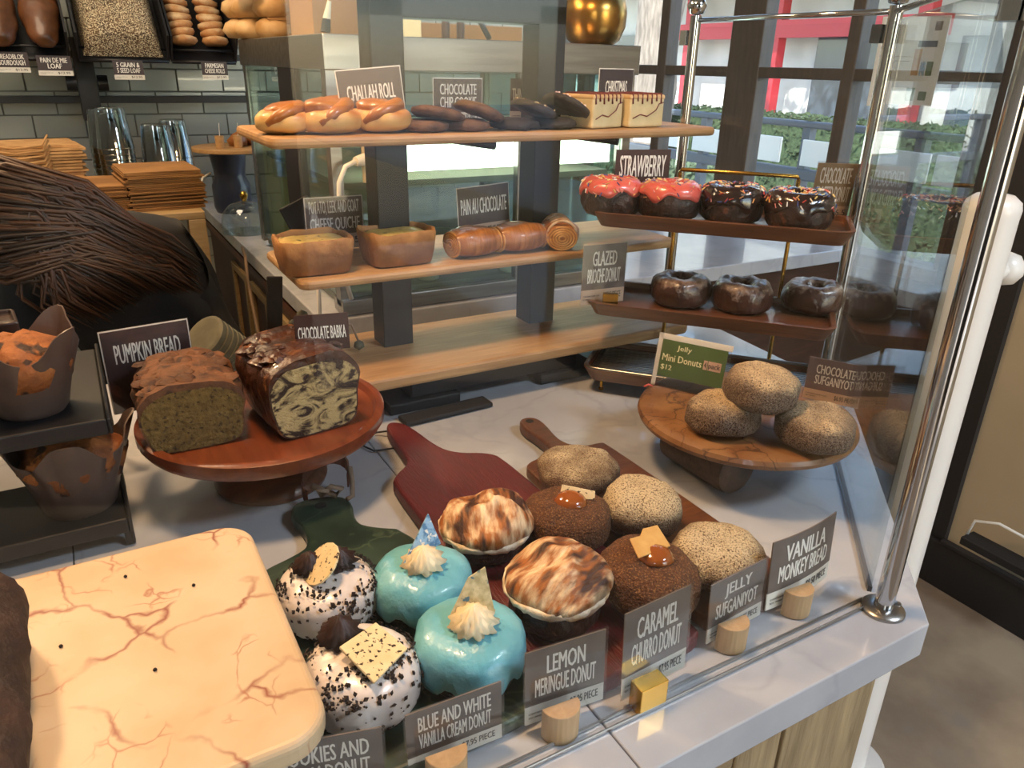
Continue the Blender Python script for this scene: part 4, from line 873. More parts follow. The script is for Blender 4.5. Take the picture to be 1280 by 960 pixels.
def crk2(b):
    rn=random.Random(14)
    for _ in range(50):
        x=rn.uniform(-.052,.052); y=rn.uniform(.006,.112); z=.094-(x/.056)**2*.008; s=rn.uniform(.005,.013)
        if abs(x)<.018: z-=.008
        b.rev([(0,-s*.5),(s*.9,-s*.2),(s,0),(s*.6,s*.35),(0,s*.5)],7,0,TR(x,y,z,rn.random()*6,rn.random()),wob(.004,90,rn.random()*20))
o=part('crust_pieces','babka_crust',bb,crk2,smooth=50); o['kind']='stuff'
q=P(243,470,PZ+.05)
def standcard(label,lines,bl_px,br_px,Y,h,w=None,**k):
    a=PY(*bl_px,Y); b=PY(*br_px,Y); 
    return card(label,lines,None,None,k.pop('z'),h=h,loc=((a.x+b.x)/2,Y,0),rz=k.pop('rz',0),w=w or (b.x-a.x),**k)
c_=pk.location; 
card('dark sign with white edging behind the pumpkin loaf reading PUMPKIN BREAD',['PUMPKIN BREAD'],None,None,PZ+.0006,h=.105,loc=(c_.x-.028,c_.y+.142,0),rz=.12,w=.098,face='card_dark',strip=0,border='card_edge',pad=.12,fill=.55,zc=.72)
t,w,h=card('small brown sign stuck in the babka top reading CHOCOLATE BABKA',['CHOCOLATE BABKA'],None,None,PZ+.080,h=.046,loc=(bb.location.x+.028,bb.location.y+.058,0),rz=-.22,w=.064,face='card_brown',strip=0,pad=.06,sleeve=False,fill=.85)
# leather strap with cords on the stand foot / board handle
t=thing('leather_strap','brown leather strap with knotted cord hanging off the green board handle','strap',(.205,.80,.0008))
def strap(b):
    pts=[(.0+.030*math.cos(a),.018*math.sin(a),.030+.02*math.sin(a+.4)) for a in np.linspace(-.6,3.6,14)]
    for i in range(13): 
        a,c=Vector(pts[i]),Vector(pts[i+1]); b.add([a+Vector((0,0,-.009)),c+Vector((0,0,-.009)),c+Vector((0,0,.009)),a+Vector((0,0,.009))],[(0,1,2,3)])
o=part('strap','leather',t,strap); s_=o.modifiers.new('solid','SOLIDIFY'); s_.thickness=.002
part('knot','cord',t,lambda b:(b.tube([(-.02,-.012,.032),(-.008,-.022,.028),(.004,-.026,.02),(.01,-.03,.03),(-.002,-.03,.036),(-.012,-.02,.022)],.0035,8),b.tube([(-.012,-.022,.022),(-.018,-.03,.036),(-.006,-.03,.03)],.003,8)),smooth=True)
part('cord_end','cord',t,lambda b:b.tube([(.028,-.01,.045),(.026,-.022,.030),(.022,-.032,.0175),(.014,-.036,.0175)],.003,8),smooth=True)
t=thing('board_cord','thin dark cord looped at the red board handle','cord',(.31,.93,.001)); part('cord','strap',t,lambda b:b.tube([(.03,-.01,.012),(.01,.01,.004),(-.005,.005,.003),(-.02,-.02,.003),(-.012,-.04,.003),(.015,-.045,.003)],.0014,6),smooth=True)
t=thing('twig_decoration','small grey-green beaded twig behind the babka','decoration',(.285,1.09,.0008))
def twig(b):
    b.tube([(0,0,0),(.0,0,.05),(-.01,0,.10),(-.02,0,.14)],.0018,6); b.tube([(0,0,.07),(.03,0,.125),(.055,0,.12),(.065,0,.09)],.0018,6); b.tube([(-.01,0,.1),(-.04,0,.13),(-.06,0,.11)],.0018,6)
part('stem','cord',t,twig,smooth=True)
part('buds','sleeve_stack',t,lambda b:[b.rev([(0,-r),(r,-r*.3),(r*.8,r*.5),(0,r)],10,0,TR(*p)) for p,r in (((-.02,0,.145),.010),((-.035,0,.135),.007),((.065,0,.085),.009),((-.06,0,.105),.010),((0,0,.135),.009),((.02,0,.115),.006))],smooth=True)
t=thing('electric_cable','pale lead hanging down behind the lower shelf','cord',(.345,1.30,.0008)); part('cord','plug',t,lambda b:b.tube([(0,0,.003),(.003,0,.08),(.006,0,.15)],.004,8),smooth=True)
# ribbed cup sleeve stack leaning
t=thing('cup_sleeve_stack','grey-green ribbed stack of cardboard cup sleeves leaning at the counter back','cup sleeves',(.195,1.235,.0008),.1)
SLV=.012
for k in range(7): part('sleeve','sleeve_stack',t,lambda b:b.rev([(.030,0),(.036,.0),(.037,SLV*.8),(.034,SLV),(.030,SLV)],24,0,TR(-.005,.0,.037)@Matrix.Rotation(-.75,4,'Y')@Matrix.Rotation(.25,4,'X')@Matrix.Translation((0,0,k*SLV))),smooth=40)
# black slab put in for the shadow under the lower shelf
t=thing('shadow_slab','flat black slab standing in for the shadow under the lower shelf','tray',(.44,.99,.0008),.05); part('tray','black_matte',t,lambda b:b.box(-.075,.075,-.045,-.012,0,.008),bevel=.003)
# ---- right marble round stand on a log
rc=(.727,.632); RZ=.083
rs=thing('cake_stand','round brown veined stone board on a short log foot','cake stand',(*rc,.0008),.0)
part('plate','plate_marble',rs,lambda b:b.rev([(0,.0655),(.134,.0655),(.140,.069),(.142,.0745),(.140,.080),(.136,.082),(0,.082)],64),smooth=30)
LT=TR(-.062,-.005,.033)@Matrix.Rotation(.02,4,'Z')@Matrix.Rotation(PI/2,4,'X')
part('log_foot','dark_stump',rs,lambda b:b.rev([(.0,-.06),(.032,-.06),(.0325,-.05),(.0325,.045),(.031,.05),(0,.05)],32,0,LT,None),smooth=40)
part('log_end','end_grain',rs,lambda b:b.rev([(0,.0502),(.028,.0502),(.029,.051),(0,.0515)],32,0,LT),smooth=40)
donut('tawny sugared chocolate donut on top of the pile of three',952,484,RZ+.036,12,'sugc',.0465,.047,group='chocolate sufganiyot',loc=(lambda p:(p.x,p.y,RZ+.0375))(P(952,484,RZ+.062)))
donut('sugared chocolate donut lower left of the pile of three',903,517,RZ,13,'sugc',.043,.045,group='chocolate sufganiyot')
donut('sugared chocolate donut lower right of the pile, beside the glass',1020,533,RZ,14,'sugc',.048,.045,group='chocolate sufganiyot')
card('grey sign behind the sugared donuts reading CHOCOLATE SUFGANIYOT',['CHOCOLATE','SUFGANIYOT'],(1003,497),(1072,512),RZ,tl=(1003,446),price='$6.95 PIECE',face='card_grey',stripmat='peach',pad=.16)
# acrylic green sign
t,w,h=card('bright green sign in clear acrylic stand reading Jelly Mini Donuts 4 pack $12',[''],(816,476),(902,499),RZ+.001,tl=(833,423),face='green_card',strip=0,lean=.28,sleeve=True) if False else (None,0,0)
A=P(813,480,RZ);B=P(903,501,RZ); w=(B-A).length; rz=math.atan2(B.y-A.y,B.x-A.x); c=(A+B)/2; h=(zat(A.x,A.y,420)-RZ)/math.cos(.25)
t=thing('price_sign','bright green sign in clear acrylic stand reading Jelly Mini Donuts 4 pack $12','sign',(c.x,c.y,RZ+.0005),rz)
RX=Matrix.Rotation(-.25,4,'X')
def gout(n,m,fn):
    mb=MB(); fn(mb); mb.v=[tuple(RX@Vector(p)) for p in mb.v]; return mb.build(n,m,t)
gout('card','green_card',lambda b:b.box(-w/2+.007,w/2-.005,-.0005,.0005,h*.20,h-.008))
gout('acrylic_stand','sleeve',lambda b:b.box(-w/2,w/2,-.003,-.001,0,h))
gout('acrylic_back','card_edge',lambda b:(b.box(-w/2,w/2,.001,.0018,h-.008,h),b.box(-w/2,-w/2+.006,.001,.0018,.0,h)))
def gl_(mb):
    text_into(mb,'Jelly',-w*.22,-w*.02,h*.70,h*.82,-.0009,bold=.0); text_into(mb,'Mini Donuts',-w*.40,w*.14,h*.50,h*.63,-.0009,bold=.0); text_into(mb,'$12',-w*.40,-w*.25,h*.32,h*.43,-.0009,bold=0)
gout('lettering','pale_yellow',gl_)
gout('pack_label','pink_box',lambda b:(b.box(w*.165,w*.215,-.0009,-.0006,h*.48,h*.65),b.box(w*.225,w*.40,-.0009,-.0006,h*.48,h*.65)))
gout('pack_lettering','price_ink',lambda b:(text_into(b,'4',w*.175,w*.205,h*.51,h*.62,-.0012,bold=0),text_into(b,'pack',w*.235,w*.39,h*.49,h*.62,-.0012,bold=0)))
part('foot','sleeve',t,lambda b:b.box(-w/2,w/2,-.0,.035,0,.002))
t=thing('red_twist_tie','small red twist at the left rim of the stone board','tie',(*at(810,485,RZ),RZ+.0005)); part('tie','pink_icing',t,lambda b:b.tube([(-.006,.002,.002),(0,0,.005),(.006,-.002,.002)],.0015,6),smooth=True)
# ---- three-tier tray stand
ts=thing('tray_stand','three-tier stand of long walnut trays on thin brass rods','tray stand',(.668,.930,.0008),-math.atan2(.745,.667))
TL,TD=.372,.152
def tray(z,m='walnut',insert=None):
    o=MB(); ou=rrect(0,TL,0,TD,.022,6); bo=rrect(.012,TL-.012,.010,TD-.010,.016,6); i1=rrect(.008,TL-.008,.008,TD-.008,.017,6)
    n=len(ou); v=[(x,y,z-.022) for x,y in bo]+[(x,y,z) for x,y in ou]+[(x,y,z) for x,y in i1]+[(x,y,z-.010) for x,y in i1]; f=[tuple(range(n-1,-1,-1)),tuple(range(3*n,4*n))]
    for L in range(3): f+=[(L*n+i,L*n+(i+1)%n,(L+1)*n+(i+1)%n,(L+1)*n+i) for i in range(n)]
    o.add(v,f); return o.build('tray',m,ts,bevel=.0012)
for z in (.046,.158,.298): tray(z)
part('ribbed_insert','steel',ts,lambda b:(b.box(.018,TL-.018,.016,TD-.016,.0365,.0385),[b.box(.022,TL-.022,.020+.008*k,.0235+.008*k,.0385,.0400) for k in range(14)],[b.box(.012+TL*0,.018,.02+.009*k,.026+.009*k,.0385,.0425) for k in range(12)]))
part('rim','steel',ts,lambda b:b.tube([(x,y,.0470) for x,y in rrect(.004,TL-.004,.004,TD-.004,.019,6)]+[(TL-.004,TD-.023,.047)],.0035,8),smooth=True)
for x in (.110,.290):
    part('rod','brass',ts,lambda b:b.tube([(x,TD-.003,.0),(x,TD-.003,.345)],.0032,10),smooth=40)
part('top_handle','brass',ts,lambda b:b.tube([(.110,TD-.003,.345),(.112,TD-.003,.350),(.288,TD-.003,.350),(.290,TD-.003,.345)],.0032,10),smooth=True)
for x,y in ((.03,.03),(TL-.03,.03),(.03,TD-.03),(TL-.03,TD-.03)): part('foot','brass',ts,lambda b:(b.tube([(x,y,.0),(x,y,.026)],.0025,8),b.rev([(0,0),(.004,.001),(.0045,.004),(0,.007)],10,0,TR(x,y,0))),smooth=40)
ds=[]
TZ1,TZ2=.298-.010+.0018,.158-.010+.0018
for i,(px,py,ic,lab) in enumerate(((763,245,'pink_icing','pink frosted chocolate donut with sprinkles, left on the top tray'),(837,250,'pink_icing','pink frosted chocolate donut with sprinkles, right one on the top tray'),(915,254,'choc_ganache','dark frosted donut with sprinkles, left one on the top tray'),(998,262,'choc_ganache','dark frosted donut with sprinkles, right end of the top tray'))):
    t=thing('frosted_donut',lab,'donut',place(px,py,TZ1,.052),i*1.1,'frosted sprinkle donuts on the top tray')
    torus(.029,.0185,.052,i+20,.003).build('dough','choc_dark',t,smooth=True)
    toruscap(.029,.0185,.052,i+20,.0022,.25 if i<2 else .0,PI-.1,.16).build('icing',ic,t,smooth=True)
    o=surf_scatter(150,0,.052,i+3,.002,long=True,tor=(.029,.0185)).build('sprinkles',SPR,t); o['kind']='stuff'
for i,(px,py,lab) in enumerate(((850,361,'glazed brioche ring donut at the left of the middle tray'),(927,368,'glazed brioche ring donut in the centre of the middle tray'),(1016,370,'pale glazed brioche ring donut at the right of the middle tray'))):
    t=thing('ring_donut',lab,'donut',place(px,py,TZ2,.046),i*1.9,'glazed brioche donuts on the middle tray')
    torus(.029,.0175,.046,i+40,.0035).build('dough','glaze_choc',t,smooth=True)
card('price sign on the middle tray reading GLAZED BRIOCHE DONUT',['GLAZED','BRIOCHE DONUT'],None,None,TZ2,h=zat(.705,.935,306)-TZ2,loc=(.705,.935,0),rz=-.10,w=.078,price='$5.5 PIECE',stripmat='peach')
p=Vector((.713,.921,0)); t=thing('sign_holder','small brass sign holder on the middle tray','sign holder',(p.x-.003,p.y-.0,TZ2),-.6); part('block','brass',t,lambda b:b.box(-.012,.012,-.012,-.002,0,.022),bevel=.0006)
card('dark sign behind the pink donuts reading STRAWBERRY FROSTED DONUT',['STRAWBERRY','FROSTED DONUT'],None,None,TZ1,h=zat(.80,.995,186)-TZ1,loc=(.797,.975,0),rz=-.25,w=.094,face='card_brown',strip=0,pad=.08,sleeve=False)
card('sign painted tan for backlight at the right end of the top tray reading CHOCOLATE FROSTED DONUT',['CHOCOLATE','FROSTED DONUT'],None,None,TZ1,h=.085,loc=(1.0,.772,0),rz=-.62,w=.058,face='card_backlit',strip=.25,stripmat='peach',lean=-.12,pad=.08,price='$6.5')
t=thing('sign_holder','small brass bracket at the right end of the top tray','sign holder',(.982,.764,TZ1),-.4); part('block','brass',t,lambda b:b.box(-.006,.006,-.008,-.002,0,.03),bevel=.0006)
# ================================================================== pastries on the shelves
SZ1,SZ2=.4095,.2225
def challah(label,px,Y,seed,s=1,rz=0):
    p=PY(px,150,Y); t=thing('challah_roll',label,'bread roll',(p.x,Y,SZ1),rz,'challah rolls on the top shelf'); t.scale=(s,s,s)
    part('roll','challah_pale',t,lambda b:b.rev(sprof(.040,.034,.72),36,0,TR(0,0,0,0,0,0,(1.05,.9,1)),wob(.004,25,seed)),smooth=True)
    part('twist','challah',t,lambda b:(b.rev(sprof(.030,.026,.8),30,0,TR(-.004*(-1)**seed,.004,.017,0,.0,.12*(-1)**seed,(1.1,.9,1)),wob(.004,30,seed+4)),b.tube([(-.036,-.016,.014),(-.024,-.024,.024),(-.004,-.024,.031),(.016,-.014,.036),(.026,.004,.036),(.018,.016,.036)],[.004,.008,.010,.010,.008,.004],14)),smooth=True)
challah('glossy challah roll at the left end of the top shelf',357,1.055,1,.92,.2); challah('pale front challah roll, second from the left',414,1.045,2,1.0,.5); challah('browner challah roll tucked behind the second one',428,1.115,3,.98,2); challah('knotted challah roll nearest the cookies',479,1.047,4,1.0,.1)
def cookie(name,label,px,py,z,m,tilt,rz,g,seed,top=None):
    p=PY(px,py,1.05); t=thing(name,label,'cookie',(p.x,p.y,SZ1+z),rz,g); t.rotation_euler=(tilt[0],tilt[1],rz)
    part('cookie',m,t,lambda b:b.rev([(0,0),(.034,.0),(.039,.004),(.037,.010),(.028,.014),(0,.0155)],28,0,None,wob(.005,55,seed)),smooth=True)
    if top:
        o=part('candy_crumbs',top,t,lambda b:[b.rev([(0,0),(.0022,.0),(.0015,.002),(0,.0025)],5,0,TR(*(lambda a,r:(r*math.cos(a),r*math.sin(a),.0115))(random.random()*6.28,.034*random.random()**.5))) for _ in range(90)]); o['kind']='stuff'
g='chocolate chip cookies on the top shelf'
cookie('chocolate_chip_cookie','chocolate chip cookie lying flat beside the challah rolls',527,160,.0015,'cookie_choc',(0,0),0,g,1)
cookie('chocolate_chip_cookie','chocolate chip cookie leaning on the flat ones, left',548,150,.016,'cookie_choc',(.0,.22),.4,g,2)
cookie('chocolate_chip_cookie','chocolate chip cookie lying flat below the cookie sign',580,160,.0015,'cookie_choc',(0,0),1,g,3)
cookie('chocolate_chip_cookie','chocolate chip cookie leaning to the right below its sign',598,149,.020,'cookie_choc',(0,.32),2*0,g,4)
g='dark mint cookies on the top shelf'
cookie('mint_cookie','dark mint cookie lying flat at the left of its pile',641,160,.0015,'cookie_mint',(0,0),0,g,5)
cookie('mint_cookie','dark mint cookie lying flat at the right of its pile',690,161,.0015,'cookie_mint',(0,0),1,g,6)
cookie('mint_cookie','dark mint cookie leaning with nut crumbs behind the pink one',666,147,.022,'cookie_mint',(0,.33),0,g,7,'seed_crust')
cookie('mint_cookie','dark mint cookie leaning with pink candy crumbs beside the cake',706,146,.026,'cookie_mint',(-.1,.50),0,g,8,'pink_crumb')
def cake(label,px,seed,rz):
    p=PY(px,158,1.05); t=thing('cake_slice',label,'cake',(p.x,1.05,SZ1+.0003),rz,'cream cake slices on the top shelf')
    part('cake','cake_cream',t,lambda b:b.box(-.037,.037,-.03,.04,0,.046),bevel=.004,seg=3); part('icing','cake_icing',t,lambda b:b.box(-.0375,.0375,-.0305,.0405,.042,.050),bevel=.003)
    o=part('drizzle','cake_drip',t,lambda b:[b.tube([(-.032+.010*k,-.031,.036+.004*(k%2)),(-.032+.010*k,-.030,.051),(-.026+.009*k,.038,.051)],.0014,6) for k in range(7)],smooth=True)
    part('jam_line','cake_drip',t,lambda b:b.tube([(-.03,-.0305,.014),(-.015,-.031,.02),(.0,-.031,.017),(.018,-.031,.026),(.024,-.031,.036),(.034,-.0305,.038)],.0009,6),smooth=True)
cake('cream cake slice with dark drizzle, left of two on the top shelf',741,1,.25); cake('cream cake slice with dark drizzle, right of two on the top shelf',792,2,.05)
def quiche(label,px,py,seed,rz):
    p=PY(px,py,1.01); t=thing('quiche',label,'quiche',(p.x,1.055,SZ2+.0003),rz,'square quiches on the middle shelf')
    n=64;v=[];f=[]
    def sq(r,t_): c,s=math.cos(t_),math.sin(t_); return (r*math.copysign(abs(c)**.38,c),r*.78*math.copysign(abs(s)**.38,s))
    L=[(.040,0),(.046,.002),(.050,.02),(.053,.046),(.0515,.050),(.048,.049),(.044,.034),(.001,.034)]
    for k,(r,z) in enumerate(L):
        for j in range(n):
            a=2*PI*j/n; x,y=sq(r,a); zz=z+(.0012*math.sin(5*a+seed)+.003*nzv((x,y,0),40,seed) if 3<=k<=5 else 0); w_=.0015*nzv((x,y,z),50,seed); v.append((x*(1+w_*8),y*(1+w_*8),zz))
    for k in range(len(L)-1):
        for j in range(n): f.append((k*n+j,k*n+(j+1)%n,(k+1)*n+(j+1)%n,(k+1)*n+j))
    f.append(tuple(range(n-1,-1,-1))); f.append(tuple(range((len(L)-1)*n,len(L)*n)))
    part('crust','quiche_crust',t,lambda b:b.add(v,f),smooth=60)
    part('filling','quiche_fill',t,lambda b:b.rev([(.047,.036),(.044,.0435),(.03,.046),(.012,.0455),(0,.046)],48,0,None,lambda p,tt,i:(lambda q:Vector((q[0],q[1],p.z+.0015*nzv(p,60,seed))))(sq(math.hypot(p.x,p.y),tt))),smooth=True)
quiche('golden square quiche at the left end of the middle shelf',405,343,1,-.05); quiche('golden square quiche right one, beside the chocolate pastries',511,333,2,.03)
def painchoc(label,px,py,seed,rz,end=False):
    p=PY(px,py,1.02); t=thing('pain_au_chocolat',label,'pastry',(p.x,1.045,SZ2+.0003),rz,'chocolate pastries on the middle shelf')
    def body(b):
        n=28;K=18;v=[];f=[]
        for k in range(K+1):
            x=-.040+.08*k/K; e=1-.30*abs(k/K*2-1)**2.6
            for j in range(n):
                a=2*PI*j/n; c,s=math.cos(a),math.sin(a); y=.032*math.copysign(abs(c)**.8,c)*e; z=.022+.022*math.copysign(abs(s)**.75,s)*e
                w_=.0022*math.sin(a*6+x*40+seed)+.003*nzv((x,y,z),40,seed); v.append((x,y*(1+w_*10),max(0,z*(1+w_*12))))
        for k in range(K):
            for j in range(n): f.append((k*n+j,k*n+(j+1)%n,(k+1)*n+(j+1)%n,(k+1)*n+j))
        f+=[tuple(range(n-1,-1,-1)),tuple(range(K*n,K*n+n))]; b.add(v,f)
    part('pastry','croissant',t,body,smooth=50)
    for s in (-1,1):
        part('rolled_end','croissant_layer',t,lambda b:[b.tube([(s*(.0385+.0006*(4-k)),(.006+.0045*k)*math.cos(a)*1.0,.020+(.0045+.0035*k)*math.sin(a)) for a in np.linspace(0,2*PI,17)],.0018,6) for k in range(5)],smooth=True)
    return t
painchoc('golden brown chocolate pastry beside the right quiche',600,320,1,.1); painchoc('golden brown chocolate pastry in the middle of three',658,314,2,-.02)
t=painchoc('chocolate pastry turned end on with dusted layers, rightmost',708,309,3,1.15); part('sugar_stripe','sugar_dust',t,lambda b:[b.tube([(-.034+.015*k,.024*math.cos(a)+.0,.024+.0235*math.sin(a)) for a in np.linspace(.2,2.9,9)],.0022,6) for k in range(5)],smooth=True)
# shelf signs
def shelfcard(label,lines,bl,br,tl,Y,z,rz=0,**k):
    a=PY(*bl,Y); b=PY(*br,Y); top=PY(*tl,Y).z
    return card(label,lines,None,None,z,h=top-z,loc=((a.x+b.x)/2,Y,0),rz=rz,w=b.x-a.x,**k)
shelfcard('sign tilted behind the challah rolls reading CHALLAH ROLL',['CHALLAH ROLL'],(430,140),(508,140),(426,86),1.083,SZ1,0,price='$3.50 PIECE',border='card_edge',stripmat='peach',sleeve=False,lean=.05,fill=.8).__getitem__(0).rotation_euler=(0,-.09,0)
shelfcard('sign behind the cookies reading CHOCOLATE CHIP COOKIE',['CHOCOLATE','CHIP COOKIE'],(543,145),(602,145),(541,99),1.16,SZ1,0,price='$4.75 PIECE',border='card_edge',sleeve=False,pad=.12)
shelfcard('curled sign behind the dark cookies reading THIN MINT COOKIES',['THIN MINT COOKIES'],(641,145),(686,145),(645,99),1.16,SZ1,-.1,price='$4.95',bend=.008,sleeve=False,pad=.04,face='card_face')
shelfcard('sign behind the cake slices reading CHRISTMAS ZEBRA CAKES',['CHRISTMAS','ZEBRA CAKES'],(748,125),(789,125),(749,87),1.16,SZ1,0,strip=0,border='card_edge',sleeve=False,face='card_dark',pad=.18)
shelfcard('sign behind the left quiche reading POTATO, LEEK AND GOAT CHEESE QUICHE',['POTATO, LEEK AND GOAT','CHEESE QUICHE'],(384,290),(454,290),(381,250),1.165,SZ2,0,price='$8.5',border='card_edge',pad=.06,strip=.3)
shelfcard('sign behind the chocolate pastries reading PAIN AU CHOCOLATE',['PAIN AU CHOCOLATE'],(575,285),(637,285),(573,235),1.15,SZ2,0,price='$7.45 PIECE',border='card_edge',stripmat='peach',sleeve=False,pad=.05,strip=.28).__getitem__(0).rotation_euler=(0,-.06,0)
# ================================================================== muffin stand, loaf on the left
ms=thing('muffin_stand','black tiered metal display stand holding wrapped muffins','stand',(-.12,.87,.0008))
Ms=lambda n,x0,x1,y0,y1,z0,z1:part(n,'black_metal',ms,lambda b:b.box(x0+.12,x1+.12,y0-.87,y1-.87,z0,z1),bevel=.002)
for z,yb in ((.030,.95),(.150,1.06)): 
    Ms('shelf',-.33,-.012,.81,yb,z-.006,z-.0015); Ms('shelf_lip',-.33,-.012,.806,.810,z-.012,z+.006); Ms('shelf_lip',-.012,-.008,.806,yb,z-.012,z+.006)
for x,y,h in ((-.018,.81,.024),(-.018,.94,.144),(-.33,.81,.144),(-.33,1.04,.144),(-.018,1.04,.144)): Ms('leg',x,x+.01,y,y+.01,0,h)
def muffin(label,x,y,z,seed,s=1,rz=0):
    t=thing('muffin',label,'muffin',(x,y,z),rz,'paper wrapped muffins on the black stand'); t.scale=(s,s,s)
    def paper(p,tt,i):
        u=max(0,(p.z-.02)/.05); k=1+.16*u*(math.cos(4*tt+seed))**3*1.0+.03*nzv(p,40,seed); return Vector((p.x*k,p.y*k,p.z+u*.014*math.cos(4*tt+seed)))
    o=part('paper_cup','parchment',t,lambda b:b.rev([(0,0),(.028,0),(.031,.004),(.038,.032),(.046,.056),(.051,.072),(.0495,.072),(.044,.054),(.034,.02)],64,0,None,paper),smooth=50)
    part('muffin_top','muffin_top',t,lambda b:b.rev([(.036,.03),(.043,.048),(.041,.06),(.03,.068),(.015,.073),(0,.074)],36,0,None,wob(.008,35,seed)),smooth=True)
for i,(x,y,z,s,l) in enumerate(((-.055,.875,.030,1.22,'crumb-topped muffin in pointed brown paper at the right of the bottom tier'),(-.185,.885,.030,1.15,'crumb-topped muffin left on the bottom tier behind the first'),(-.078,.885,.150,1.12,'muffin in brown paper at the right of the middle tier'),(-.188,.87,.150,1.0,'muffin half out of view on the middle tier'))):
    muffin(l,x,y,z-.0012,i+2,s,i*.7+.5)
t=thing('wrapped_loaf','tall brown paper wrapped loaf at the left frame edge behind the muffins','bread',(-.112,.99,.1487),.1)
part('wrapper','wrap_brown',t,lambda b:b.rev([(0,0),(.04,0),(.043,.01),(.041,.05),(.042,.075),(.037,.078),(.036,.07),(0,.068)],4,0,Matrix.Rotation(PI/4,4,'Z'),wob(.003,40,2)),bevel=.006); 
t=thing('price_sign','sliver of a white price tag at the left frame edge','sign',(-.108,.80,.0),0) if False else None
# dark chocolate loaf on the slab
t=loaf('chocolate_loaf','dark chocolate loaf at the left frame edge on the cream slab',-40,905,.0812,.13,.20,.06,PI*.0,'choc_loaf','choc_loaf',5,.02)
t.location=(-.146,.385,.0812)
# ================================================================== person behind the counter
def skinbody(name,pts,edges,rad,m,parent,root=0,sub=2,loc=None):
    me=bpy.data.meshes.new(name); me.from_pydata([tuple(p) for p in pts],edges,[]); o=bpy.data.objects.new(name,me); COL.objects.link(o)
    me.materials.append(M[m]); mo=o.modifiers.new('skin','SKIN'); mo.use_smooth_shade=True
    sv=me.skin_vertices[0].data if me.skin_vertices else None
    if sv is None:
        bm_=__import__('bmesh').new(); bm_.from_mesh(me); bm_.verts.layers.skin.verify(); bm_.to_mesh(me); bm_.free(); sv=me.skin_vertices[0].data
    for i,r in enumerate(rad): sv[i].radius=(r if isinstance(r,tuple) else (r,r)); sv[i].use_root=(i==root)
    s_=o.modifiers.new('sub','SUBSURF'); s_.levels=sub; s_.render_levels=sub
    if parent: o.parent=parent
    return o
pe=thing('person','person in black clothes with long brown hair bending over behind the counter','person',(.10,1.62,-.95))
# joints relative to feet: pelvis, waist, chest, neck, head, shoulders, arms, legs
pts=[(.04,.10,.80),(.0,.06,.92),(-.07,.0,1.05),(-.13,-.04,1.15),(-.19,-.05,1.19),(-.25,-.06,1.21),(-.30,-.07,1.20),
     (.04,-.02,1.10),(.10,.0,.94),(.15,-.10,.86),(.17,-.15,.84),
     (-.20,.10,1.10),(-.24,.05,.92),(-.20,-.10,.87),(-.19,-.15,.86),
     (.10,.08,.76),(.13,.03,.44),(.12,.08,.09),(.12,-.04,.04),
     (-.04,.12,.76),(-.07,.07,.44),(-.06,.12,.09),(-.06,.0,.04)]
ed=[(0,1),(1,2),(2,3),(3,4),(4,5),(5,6),(2,7),(7,8),(8,9),(9,10),(2,11),(11,12),(12,13),(13,14),(0,15),(15,16),(16,17),(17,18),(0,19),(19,20),(20,21),(21,22)]
rad=[(.15,.12),(.145,.11),(.165,.115),(.06,.06),(.055,.055),(.085,.095),(.08,.09),.07,.045,.033,.026,.07,.045,.033,.026,.095,.065,.042,.035,.095,.065,.042,.035]
skinbody('body',pts,ed,rad,'black_cloth',pe)
skinbody('face',[(-.24,-.075,1.185),(-.28,-.085,1.185),(-.31,-.09,1.18)],[(0,1),(1,2)],[(.07,.075),(.078,.085),(.06,.07)],'skin',pe)
for hx,hy,hz in ((.17,-.15,.84),(-.19,-.15,.86)):
    P_=[(hx,hy,hz),(hx+.01,hy-.05,hz-.01)]; E_=[(0,1)]; R2=[.026,(.034,.016)]
    for k in range(4):
        a=(k-1.5)*.018; n0=len(P_); L=(.8,1,.95,.75)[k]
        P_+=[(hx+.01+a,hy-.09,hz-.012),(hx+.01+a*1.15,hy-.09-.03*L,hz-.022),(hx+.01+a*1.2,hy-.09-.05*L,hz-.04)]; E_+=[(1,n0),(n0,n0+1),(n0+1,n0+2)]; R2+=[.009,.008,.007]
    n0=len(P_); P_+=[(hx-.03,hy-.04,hz-.01),(hx-.045,hy-.07,hz-.02)]; E_+=[(1,n0),(n0,n0+1)]; R2+=[.010,.008]
    skinbody('hand',P_,E_,R2,'skin',pe)
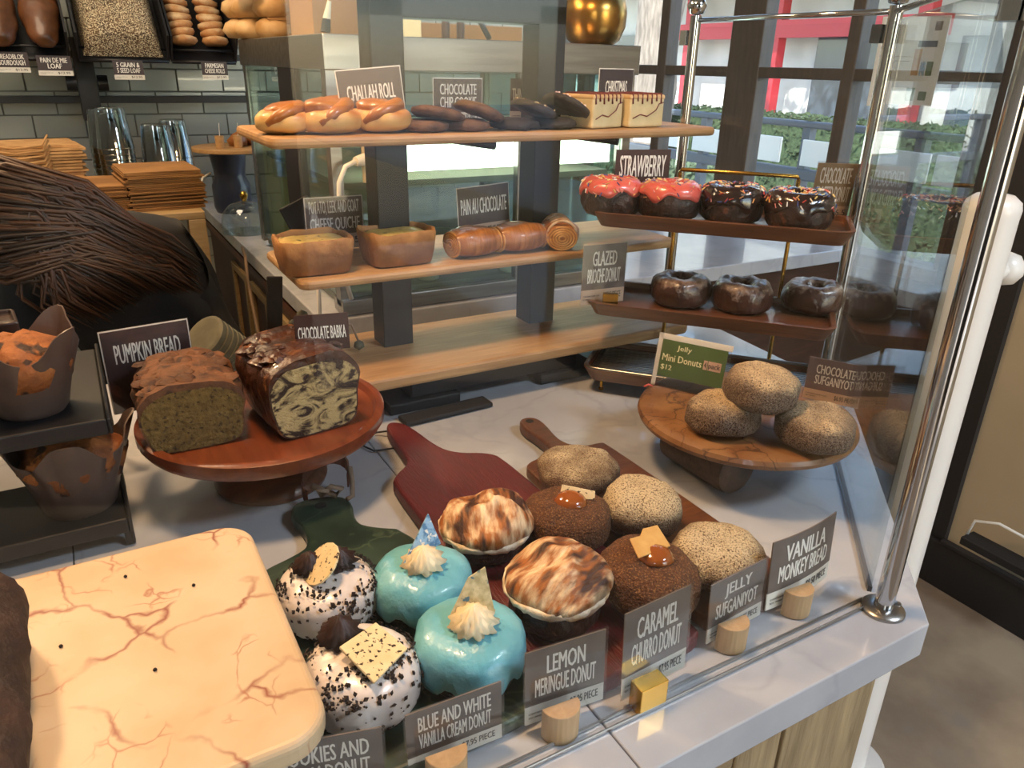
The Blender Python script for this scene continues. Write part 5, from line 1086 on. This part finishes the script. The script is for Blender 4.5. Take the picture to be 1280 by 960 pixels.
def hair(b):
    rn=random.Random(11)
    for k in range(1500):
        u=rn.random(); a=rn.uniform(-1,1); v=rn.random()
        sx=-.33+.06*rn.random(); sy=-.07-.07*math.cos(a*1.2); sz=1.245+.03*math.cos(a)-.13*u
        ex=-.14+.20*v**.6+rn.uniform(-.03,.03); ez=1.10-.06*u+.04*(1-v)-.16*max(0,.5-v)*u; w1=rn.uniform(-.012,.012); w2=rn.uniform(-.02,.02)
        b.tube([(sx,sy,sz),(sx+.09,-.15+.02*a+w1,sz+.005-.03*u+w2),((sx+ex)/2+.04,-.165+w1,(sz+ez)/2+.045+w2),(ex-.05,-.165+w2*.5,ez+.055+w1),(ex,-.15+w1,ez)],[.002,.0036,.0038,.0028,.0006],5,rn.randrange(3))
o=part('hair',['hair','hair_light','hair_mid'],pe,hair,smooth=True)
part('hair_cap','hair',pe,lambda b:b.rev(sprof(.115,.24,1.0,12),28,0,TR(-.27,-.05,1.10,0,0,-.3,(1.15,1,1)),wob(.01,20,3)),smooth=True)
part('apron_strap','strap',pe,lambda b:(b.box(.085,.115,-.172,-.166,.86,1.08,0,TR(0,0,0,0,.0,.10)),),bevel=.002)
# overhead pendant that gives the warm light
for i,(x,y,z) in enumerate(((-.35,1.75,1.42),(.1,.75,1.42))):
    t=thing('pendant_lamp',('black shaded pendant lamp hanging over the back work area','black shaded pendant lamp hanging over the pastry counter')[i],'lamp',(x,y,z-.05))
    part('shade','black_metal',t,lambda b:b.rev([(.13,.0),(.12,.04),(.05,.10),(.02,.12),(.0,.12)],32),smooth=40); part('cord','black_matte',t,lambda b:b.tube([(0,0,.12),(0,0,1.85-z+.05)],.004,8))
# ------------------------------------------------------------------ third level: print on cards, toppings on coats
NEST={'lettering':'card','price_lettering':'price_strip','sprinkles':'icing','cookie_crumbs':'glaze','candy_crumbs':'cookie','drizzle':'cake','jam_line':'cake','rolled_end':'pastry','sugar_stripe':'pastry','caramel':'dough','meringue_edge':'meringue','crust_pieces':'crust','moulding':'base','screen':'screen_body','pack_lettering':'pack_label','pick':'cup','blossoms':None,'log_end':'log_foot','spread':'tub','flange':'post'}
base=lambda n:n.split('.')[0]
for o in list(S.objects):
    k=NEST.get(base(o.name))
    if k and o.parent and o.parent.parent is None and not o.children:
        c=[q for q in o.parent.children if base(q.name)==k and q is not o]
        if k=='post': i_=[q for q in o.parent.children if base(q.name)=='flange'].index(o); c=[q for q in c][:1] if False else []
        if c: o.location=o.location-c[0].location; o.parent=c[0]
# ------------------------------------------------------------------ lift the whole place so the floor is at zero
for o in list(S.objects):
    if o.parent is None: o.location.z+=LIFT
